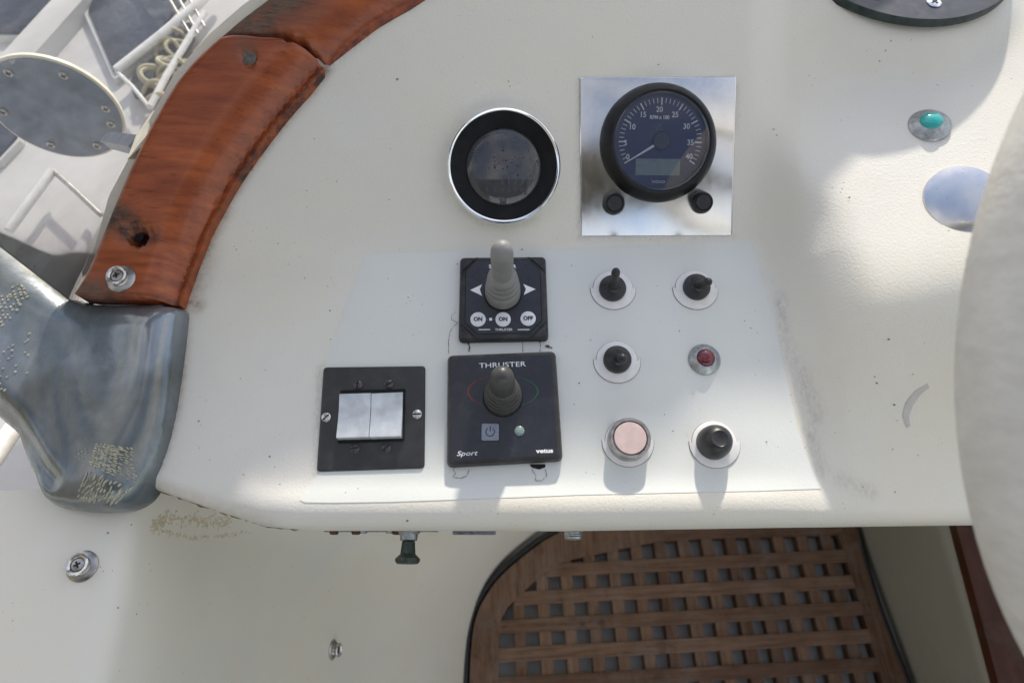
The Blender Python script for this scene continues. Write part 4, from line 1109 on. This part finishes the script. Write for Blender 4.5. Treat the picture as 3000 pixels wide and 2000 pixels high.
# bulkhead under the dash and side closure
bk = Lw(0, .30, -.05)
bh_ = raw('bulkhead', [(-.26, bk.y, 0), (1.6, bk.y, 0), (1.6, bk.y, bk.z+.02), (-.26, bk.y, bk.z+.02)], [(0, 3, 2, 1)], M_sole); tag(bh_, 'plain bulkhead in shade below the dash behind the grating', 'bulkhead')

# ------------------------------------------------------------------ steering wheel (close, out of focus)
wc = RAY(3875, 800)*.25
wn = np.array([-.05, -.10, 1.]); wn /= np.linalg.norm(wn)
mx = frame(wc, wn, 0., np.array([0, 1., 0]))
t = empty('steering_wheel', mx, 'large cream leather covered steering wheel rim, blurred along the right edge', 'steering wheel')
Rw, rw = .233, .0235
bm = BM(); nU, nV_ = 140, 20; vs = []
for i in range(nU):
    q = 2*math.pi*i/nU
    vs.append([bm.verts.new(((Rw+rw*math.cos(2*math.pi*j/nV_))*math.cos(q), (Rw+rw*math.cos(2*math.pi*j/nV_))*math.sin(q), rw*math.sin(2*math.pi*j/nV_))) for j in range(nV_)])
for i in range(nU):
    for j in range(nV_): bm.faces.new((vs[i][j], vs[(i+1) % nU][j], vs[(i+1) % nU][(j+1) % nV_], vs[i][(j+1) % nV_]))
obj('rim', bm, M_wheel, t)

# ------------------------------------------------------------------ windscreen, foredeck outside
edge_w = [np.array(W(surf(px, py, .012)[2])) for px, py in [(168, 690), (190, 640), (228, 555), (272, 450), (308, 370), (348, 290), (398, 205), (445, 148), (500, 95), (560, 45), (650, -20), (760, -80)]]
E_ = np.array(spline(edge_w, 6, False))
vs = []; n = len(E_)
for i, p in enumerate(E_):
    tt = E_[min(i+1, n-1)]-E_[max(i-1, 0)]; tt[2] = 0; tt /= np.linalg.norm(tt); ow = np.array([-tt[1], tt[0], 0])
    for th_ in (0, .003):
        for q in np.linspace(0, 1, 6):
            vs.append(p+np.array([0, 0, -.012+.46*q])+ow*(.05*q+th_))
fcs = []
for i in range(n-1):
    for s in (0, 6):
        for j in range(5):
            a0 = i*12+s+j; f = (a0, a0+12, a0+13, a0+1); fcs.append(f if s == 0 else f[::-1])
pane = raw('windscreen', vs, fcs, M_pane); tag(pane, 'clear acrylic windscreen rising from the outer edge of the teak', 'windscreen')
dz = .74
dk = raw('foredeck', [(-3.2, -.6, dz), (-.40, -.6, dz), (-.33, .05, dz), (-.05, .70, dz), (.9, .95, dz), (.9, 3.2, dz), (-3.2, 3.2, dz)], [tuple(range(7))], M_deck); dk['kind'] = 'structure'
def D(px, py, z=0.): return tuple(on_h(px, py, dz+z))
def deck_slab(name, pts, m, label, cat, z0=0., z1=.004, r=.006, frame_=True, group=None):
    q = [D(px, py)[:2] for px, py in pts]; c = np.mean(q, 0)
    mxx = Matrix.Translation((c[0], c[1], dz)); q = rpoly([(a-c[0], b-c[1]) for a, b in q], r, 4)
    t = empty(name, mxx, label, cat, group)
    if frame_: obj('frame', slab(scl(q, -.012), [(0, -.002), (0, .006), (.004, .010)]), M_deck, t)
    obj('pane', slab(q, [(0, .009), (0, .0125), (.002, .0135)]), m, t); return t
gr = 'smoked windows seen through the windscreen'
deck_slab('deck_window', [(-140, -40), (-60, -120), (220, -60), (168, -4), (72, 92), (0, 92), (-80, 60)], M_win, 'dark smoked deck window in the top left corner beyond the windscreen', 'deck window', group=gr)
deck_slab('deck_window', [(235, -20), (470, -110), (470, -30), (330, 140), (274, 188), (212, 42)], M_win, 'dark smoked deck window nearer the teak, crossed by the tall grab rail', 'deck window', group=gr)
deck_slab('deck_window', [(-120, 110), (0, 160), (62, 296), (50, 330), (5, 378), (-120, 390)], M_win, 'dark smoked deck window half hidden behind the round plate', 'deck window', group=gr)
deck_slab('chain_locker', [(330, 140), (446, 62), (455, 105), (365, 232), (318, 240), (308, 205)], mat('locker dark', (.05, .05, .06), .7, mott=.4, ms=200, dust=.5), 'open dark deck well holding a tangle of old rope', 'deck well', frame_=False)
bm = BM()
for i in range(13):
    cx_, cy_ = random.uniform(325, 430), random.uniform(90, 225)
    cx_ = 335+(230-cy_)*.62+random.uniform(-22, 22)
    c0 = np.array(D(cx_, cy_, .02)); rr = random.uniform(.012, .024); a0 = random.uniform(0, 6.28); tl = random.uniform(-.5, .5)
    pts = [c0+np.array([rr*math.cos(a0+s), rr*.7*math.sin(a0+s), .012*math.sin(s+tl)]) for s in np.linspace(0, 4.6, 16)]
    tube(pts, .0032, 6, bm)
tag(obj('rope_tangle', bm, M_rope), 'tangle of old cream rope loops in the deck well', 'rope')
def deck_rail(pts, r, label, cat='grab rail', name='grab_rail', m=None, group='grab rails on the foredeck', lift_=.03):
    P = [Vector(D(px, py, lift_)) for px, py in pts]
    t = tag(obj(name, tube(P, r, 10), m or M_white_rail), label, cat, group); return t
deck_rail([(500, -45), (466, 0), (370, 82), (268, 163)], .0075, 'thick white grab rail slanting across the window nearer the teak')
deck_rail([(470, 30), (428, 98), (385, 170), (344, 246)], .005, 'thin white grab rail beside the rope tangle')
deck_rail([(268, 165), (305, 200), (344, 248)], .003, 'short thin white bar joining the two grab rails')
deck_rail([(20, 530), (70, 462), (122, 392)], .006, 'white grab rail low down, left of the teak')
deck_rail([(122, 392), (175, 440), (232, 494)], .0035, 'thin grey stay running from the low grab rail toward the teak', m=M_steeld)
for i, (a_, b_) in enumerate([((378, -20), (442, 88)), ((398, -25), (455, 78)), ((420, -30), (470, 62))]):
    deck_rail([a_, b_], .0022, ('dark wire nearest the smoked window at the top', 'middle one of three dark wires at the top', 'dark wire nearest the teak at the top')[i], 'wire', 'wire', M_steeld, 'dark wires on the foredeck')
# raised deck mouldings
def ridge(pts, w, h, label):
    P = [np.array(D(px, py)) for px, py in pts]; bm = BM(); rings = []
    for i, p in enumerate(P):
        tt = P[min(i+1, len(P)-1)]-P[max(i-1, 0)]; tt /= np.linalg.norm(tt); q = np.array([-tt[1], tt[0], 0])
        rings.append([tuple(p+q*w*s+np.array([0, 0, z])) for s, z in ((-1, -.002), (-.8, h*.8), (-.4, h), (.4, h), (.8, h*.8), (1, -.002))])
    loft(bm, rings); o = obj('deck_moulding', bm, M_deck); tag(o, label, 'deck moulding', 'raised deck mouldings'); return o
ridge([(300, -110), (200, 0), (120, 90), (40, 180), (-40, 260)], .030, .03, 'raised white deck moulding between the two upper smoked windows')
ridge([(420, 220), (330, 345), (250, 480), (150, 660)], .010, .012, 'narrow white deck moulding running close along the teak')

# round back plate of a fan or lamp just outside the screen
pc = RAY(128, 254)*.74; dd = RAY(128, 254); dd /= np.linalg.norm(dd)
tv = np.array([-.37, -.93, 0]); tv -= dd*(tv @ dd); tv /= np.linalg.norm(tv)
nd = -dd*math.cos(R_(45))+tv*math.sin(R_(45))
mx = frame(pc, nd, 0., np.array([0, 1., 0]))
t = empty('round_plate', mx, 'round blue grey metal plate with screws and cream rim outside the windscreen', 'round plate')
obj('plate', lathe([(64*k, 0), (64*k, .8*k), (63*k, 1.2*k), (.01*k, 1.4*k)], 72), M_disc, t)
obj('rim', lathe([(60*k, -7*k), (66*k, -6*k), (67*k, -1*k), (66*k, 0), (63*k, 0)], 72), M_cream, t)
for an in (8, 62, 120, 185, 245, 300, 345):
    screw(t, 53*k*math.cos(R_(an)), 53*k*math.sin(R_(an)), .0012, .0046, M_steeld, .3, cross=True, dome=.0018)
P1, P2 = RAY(250, 322)*.735, RAY(322, 336)*.57
bm = tube([W(P1), W(P2)], .009, 4); o = obj('bracket_arm', bm, M_disc); adopt(o, t)
fp = [RAY(px, py)*z for px, py, z in ((312, 312, .555), (352, 254, .555), (330, 332, .545), (292, 366, .545))]
bm = loft(BM(), [[W(p) for p in fp], [W(p+np.array([.004, .002, -.006])) for p in fp]]); o = obj('bracket_foot', bm, M_cream); adopt(o, t)
# white rail and dark gap at lower left edge
bm = tube([W(RAY(-30, 1075)*.56), W(RAY(30, 985)*.60)], .008, 12)
tag(obj('side_rail', bm, M_white_rail), 'short bit of white rail left of the grey cap', 'rail')
# unseen canvas sheet and side curtain, added behind the camera to block sky light
bm = BM(); pr = None
for i in range(13):
    u = i/12; y_ = -.75-2.0*u; z_ = 2.38+.22*math.sin(math.pi*min(u*1.3, 1)*.5)
    rw_ = [(xx, y_-.05*(xx/1.5)**2, z_-.16*(xx/1.5)**2) for xx in np.linspace(-1.5, 1.5, 13)]
    cur = [(bm.verts.new(p), bm.verts.new((p[0], p[1], p[2]-.004))) for p in rw_]
    if pr:
        for j in range(12):
            bm.faces.new((pr[j][0], pr[j+1][0], cur[j+1][0], cur[j][0])); bm.faces.new((pr[j][1], cur[j][1], cur[j+1][1], pr[j+1][1]))
    pr = cur
for i in range(2):
    x_ = -1.12-.004*i; vs_ = [bm.verts.new(p) for p in ((x_, -2.7, 1.05), (x_, .05, 1.05), (x_, -.35, 2.38), (x_, -2.7, 2.45))]; bm.faces.new(vs_)
tag(obj('sky_blocker', bm, mat('cream canvas', (.50, .43, .33), .85, mott=.08, ms=12)), 'unseen cream sheet with side curtain, added behind the camera to block sky light', 'sky_blocker')
# water far below the boat
wt = raw('harbour_water', [(-400, -400, -1.2), (400, -400, -1.2), (400, 400, -1.2), (-400, 400, -1.2)], [(0, 1, 2, 3)], mat('water', (.03, .05, .06), .12, mott=.2, ms=.8, bump=.4, bs=3, bd=.05)); wt['kind'] = 'structure'
bpy.context.view_layer.update()
